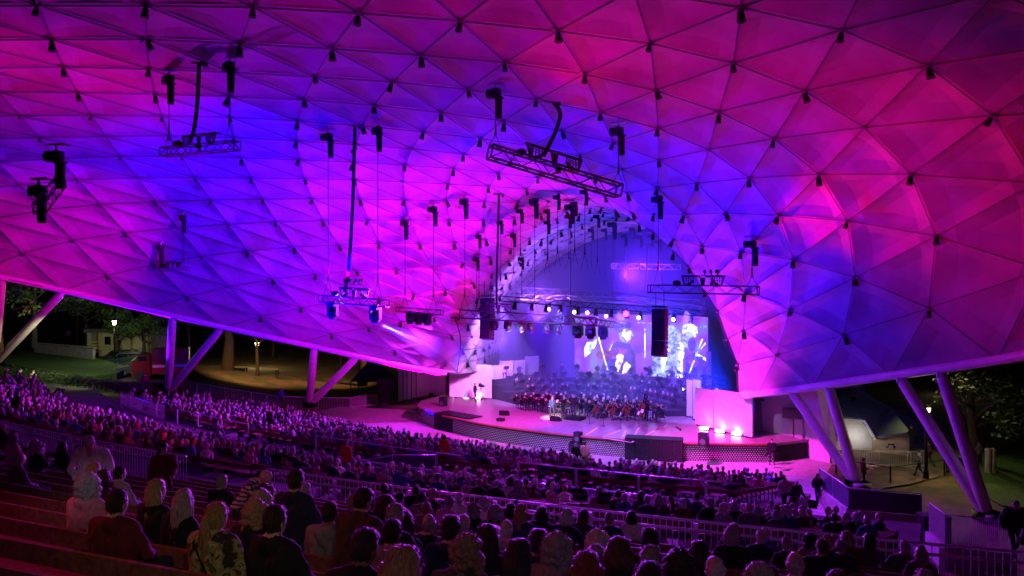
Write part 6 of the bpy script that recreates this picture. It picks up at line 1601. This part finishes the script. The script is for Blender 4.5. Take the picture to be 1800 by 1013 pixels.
# (source, canopy point aimed at, cone, colour, watts)
WL = [
 ('b2', (30, 300), 55, (1.0, 0.0, 0.0), 4987),
 ('a2', (60, 150), 60, (1.0, 0.0, 0.284), 11169),
 ('a4', (400, 350), 50, (0.0, 0.0, 1.0), 75412),
 ('a1', (200, 60), 75, (1.0, 0.0, 0.829), 7462),
 ('e1', (560, 480), 45, (1.0, 0.0, 0.0), 3594),
 ('a5', (690, 430), 38, (0.195, 0.0, 1.0), 151374),
 ('e1', (620, 560), 40, (1.0, 0.0, 0.0), 14499),
 ('d1', (700, 340), 50, (0.0, 0.0, 1.0), 62082),
 ('d0', (760, 430), 80, (1.0, 0.0, 0.526), 25383),
 ('d1', (850, 360), 50, (1.0, 0.0, 0.0), 43221),
 ('a2', (560, 200), 60, (0.0, 0.0, 1.0), 53),
 ('a1', (700, 160), 60, (0.0, 0.0, 1.0), 13586),
 ('a0', (820, 230), 55, (0.0, 0.0, 1.0), 23660),
 ('a2', (940, 250), 50, (0.0, 0.0, 1.0), 19946),
 ('b2', (850, 60), 75, (1.0, 0.0, 0.0), 5523),
 ('a1', (1130, 330), 40, (0.0, 0.0, 1.0), 88433),
 ('a0', (1300, 420), 40, (0.0, 0.0, 1.0), 52993),
 ('a2', (1300, 330), 45, (0.0, 0.0, 1.0), 12543),
 ('a3', (1240, 180), 55, (1.0, 0.0, 0.18), 10153),
 ('a5', (1450, 260), 70, (1.0, 0.0, 0.0), 2717),
 ('c0', (220, 330), 90, (0.16, 0.0, 1.0), 22257),
 ('d3', (980, 400), 60, (0.0, 0.03, 1.0), 70178),
 ('b3', (1150, 40), 70, (1.0, 0.0, 0.019), 3922),
 ('b4', (1480, 170), 40, (0.0, 0.0, 1.0), 2241),
 ('a4', (1750, 290), 35, (0.0, 0.0, 1.0), 78),
 ('d0', (1180, 390), 40, (0.0, 0.0, 1.0), 68759),
 ('b3', (950, 30), 80, (0.0, 0.0, 1.0), 2914),
 ('e0', (660, 560), 60, (1.0, 0.0, 0.294), 15068),
 ('d0', (1275, 600), 22, (0.0, 0.0, 1.0), 144589),
 ('b1', (1700, 340), 30, (1.0, 0.0, 0.0), 23452),
 ('e0', (20, 430), 36, (1.0, 0.0, 0.0), 47038),
 ('e0', (60, 200), 60, (1.0, 0.0, 0.0), 581),
 ('e0', (300, 330), 60, (0.0, 0.0, 1.0), 19366),
 ('e1', (1750, 290), 50, (1.0, 0.0, 0.0), 10122),
 ('e2', (1010, 60), 80, (1.0, 0.0, 0.0), 1145),
 ('e3', (420, 330), 80, (0.0, 0.0, 1.0), 19731),
]
NSRC = {}
PLACE = {'a': 'on the railing above the lower walkway', 'b': 'on the upper walkway railing', 'c': 'at the foot of the canopy supports', 'd': 'beside the stage', 'e': 'on top of a flown truss'}
GAIN = 1.0
for s_, tp, ang, col, pw in sorted(WL, key=lambda l: l[0]):
    n_ = NSRC.get(s_, 0); NSRC[s_] = n_ + 1
    cname = 'blue' if col[0] < .3 else ('red' if col[2] < .15 else ('magenta' if col[2] < .8 else 'violet'))
    p = SRC[s_] + Vector((S_[0], S_[1], 0)) * ((.62 if s_[0] != 'e' else .4) * n_)
    flood(p, cpt(*tp), col, pw * GAIN, ang, f'{cname} flood light {PLACE[s_[0]]}, {ordn(int(s_[1])+1)} cluster, {ordn(n_+1)} unit', 1.0, .2)
for k, (a, b, pw) in enumerate(((W(9.3, -1.8, 2.2), W(12.2, .4, 8), 9000), (W(7.5, -1.2, 9.5), W(8.2, 1.4, 16), 7000))):
    flood(a, b, PNK, pw, 85, f'pink flood light lighting the {"lower" if k == 0 else "upper"} right edge of the stage opening', 1, .2)
lamp('SPOT', W(-2, -4, 9), W(-14, 10, 3), (.6, .5, 1), 14000, .2, 45, 1, 'flat_light')
# interior of the stage shell
for (u, v, z), tg_, col, pw, ang in (((-9, 4, 7), (-14, 12, 9), (.36, .10, 1), 12000, 120), ((-6, 6, 9), (-9, 12, 16), (.36, .10, 1), 15000, 120), ((2, 8, 10), (0, 14, 18), BLU, 2500, 120), ((-10, 10, 3), (-16, 14, 7), BLU, 2000, 110), ((1, 9, 13), (2, 20, 13), (.2, .02, 1), 30000, 110)):
    lamp('SPOT', W(u, v, z), W(*tg_), col, pw, .3, ang, 1, 'shell_light')
# stage wash from the trusses
for k, u in enumerate(np.linspace(-9, 8, 7)):
    lamp('SPOT', W(u, 4.5, 10.3), W(u * .9, 8 + (k % 2) * 3, SZ), BLU if k % 2 else LAV, 15000, .12, 48, .6, 'stage_beam')
lamp('SPOT', W(4, -6, 11), W(-9, 1, SZ), PNK, 40000, .3, 60, 1, 'pink_wash'); lamp('SPOT', W(9, -7, 11), W(12, 0, SZ), PNK, 30000, .3, 60, 1, 'pink_wash')
lamp('SPOT', W(2, -7, 11), W(1, 0, SZ), (.25, .1, 1), 14000, .3, 50, 1, 'front_wash')
for u in (-8, 0, 8): lamp('SPOT', W(u, -17, 11.5), W(u * 1.1, -3, .4), (.55, .35, 1), 9000, .2, 55, 1, 'front_wash')
lamp('SPOT', W(4, -10, 11.5), W(3, -1, SZ), VIO, 20000, .3, 60, 1, 'violet_wash')
lamp('SPOT', W(-6, -12, 12), SGP + Vector((0, 0, .8)), (1, .97, .85), 70000, .06, 9, .35, 'follow_spot')
lamp('SPOT', W(3, -8, 12), CP + Vector((1.2, 0, .5)), (.8, .85, 1), 1800, .1, 22, .8, 'front_spot')
# audience lights thrown from the stage-front trusses over the seats
for (x, y, z, tx, ty, tz, c, pw, an) in ((-3, 54, 11.5, -18, 50, 3, (.42, .02, 1), 24000, 90), (1, 52, 11.5, 0, 36, 3, (.45, .02, 1), 17000, 90), (6, 48, 10, 10, 32, 3, (.28, .02, 1), 16000, 90),
    (-6, 47, 11, -26, 38, 5, (.55, .03, 1), 22000, 75), (2, 47, 10.5, -6, 16, 7, (.5, .03, 1), 36000, 45), (8, 44, 10.5, 7, 14, 6.5, (.45, .03, 1), 40000, 45), (-5, 52, 12, 0, 8, 8.5, (.8, .03, .8), 26000, 30), (12, 44, 9, 19, 36, 0, (.45, .03, 1), 6000, 80)):
    lamp('SPOT', (x, y, z), (tx, ty, tz), c, pw, .25, an, 1, 'house_light')
lamp('SPOT', W(14, -3, 9), W(18, -9, 0), VIO, 6000, .3, 90, 1, 'house_light'); lamp('SPOT', W(-13, 0, 9), W(-18, -5, 0), (.6, .02, 1), 7000, .3, 90, 1, 'house_light')
for (x, y, z, tx, ty, tz, c, pw, an) in ((-13, 10, 17, -5, 7, 8, (1, .02, .10), 1500, 60),):
    lamp('SPOT', (x, y, z), (tx, ty, tz), c, pw, .3, an, 1, 'tier_light')
lamp('SPOT', (1.5, -2.5, 14.5), (wm.location.x, wm.location.y, 10.1), (1, .85, .35), 260, .15, 16, .8, 'foreground_fill')  # added spot behind the viewpoint for the nearest figure, no fixture
lamp('SPOT', (1, -3, 15), (-5.9, 10, 9.2), (.9, .6, .9), 800, .15, 6, .7, 'foreground_fill')  # added spot from behind the viewpoint on the standing figure in white
lamp('SPOT', (1, -5, 16), (-.5, 7, 8.8), (.85, .5, .75), 330, .3, 60, 1, 'foreground_fill')  # added weak fill over the foreground figures, no lamp stands there
# lit stage lamps with visible glare
for k, (px, py, c) in enumerate(((1033, 550, (1, .5, .9)), (1101, 552, (1, .02, .3)), (1123, 559, (1, .7, .9)), (966, 544, (1, .2, .8)), (1010, 549, (1, .5, .9)), (1184, 562, (.9, .7, 1)), (1066, 556, (1, .3, .7)))):
    p = at(px, py, 61.5 + (1100 - px) * .01)
    t = empty('stage_lamp', f'glowing stage lamp {ordn(k+1)} in the row, {"red" if k == 1 else "pinkish white"} and facing the audience', 'light', p, SROT, 'glowing stage lamps')
    MB().tube((0, .25, .05), (0, -.05, 0), .1, .17, 12).build('can', M_black, t); MB().ball((0, -.07, 0), (.15 if k != 1 else .24, .04, .15 if k != 1 else .24), 12, 8).build('lens', emi('stage_lamp_glow' + str(k), c, 18), t); MB().box((0, .1, .3), (.05, .05, .6)).build('hanger', M_black, t)
p = at(1203, 685, 66); t = empty('stage_lamp', 'bright white lamp on the stage floor at the right rear', 'light', p, SROT, 'glowing stage lamps'); MB().tube((0, .3, 0), (0, 0, 0), .1, .2, 12).box((0, .15, -.3), (.3, .3, .3)).build('can', M_black, t); MB().ball((0, -.02, 0), (.17, .05, .17), 12, 8).build('lens', emi('white_lamp_glow', (.85, .95, 1), 20), t)
lamp('SPOT', W(-1, -8, 12), W(0, 11, 2.8), (.14, .14, 1), 95000, .2, 32, 1, 'orchestra_light')
flood(SRC['d1'] + Vector((.3, -.6, 0)), cpt(690, 430), PNK, 22000, 34, 'pink flood light by the right stage corner, aimed at the far left wall', 1, .2)
bl = Vector((A2.x + (B2.x - A2.x) * .82, A2.y + (B2.y - A2.y) * .82, B2.z - 1.15)); bt = at(800, 628, 60); bl = bl + (bt - bl).normalized() * .75; bd = (bt - bl)
hb = MB().tube(bl + bd * .02, bl + bd * .95, .12, 1.25, 20); hb.v = [tuple(Vector(q) - bl) for q in hb.v]
hm2 = hm.copy(); hm2.name = 'beam_smoke'; hm2.node_tree.nodes['Principled Volume'].inputs['Density'].default_value = .30
tag(hb.build('haze', hm2, loc=bl), 'thin smoke lit by the white beam of the spotlight over the left audience', 'haze', kind='stuff')
lamp('SPOT', bl + bd * .01, bt, (.75, .6, 1), 60000, .05, 4.5, .6, 'beam_lamp')
# back beams inside the haze
for k, (u, c) in enumerate(((-8, BLU), (-5.5, BLU), (-4.6, (.5, .5, 1)), (-1, (.12, .04, 1)), (3, (.2, .12, 1)), (6, BLU))):
    lamp('SPOT', W(u, 15.5, 10.3), W(u + (-1.5 if k % 2 else 1.0), 11 if k % 2 else 14, SZ), c, 34000, .05, 17, .3, 'haze_beam')
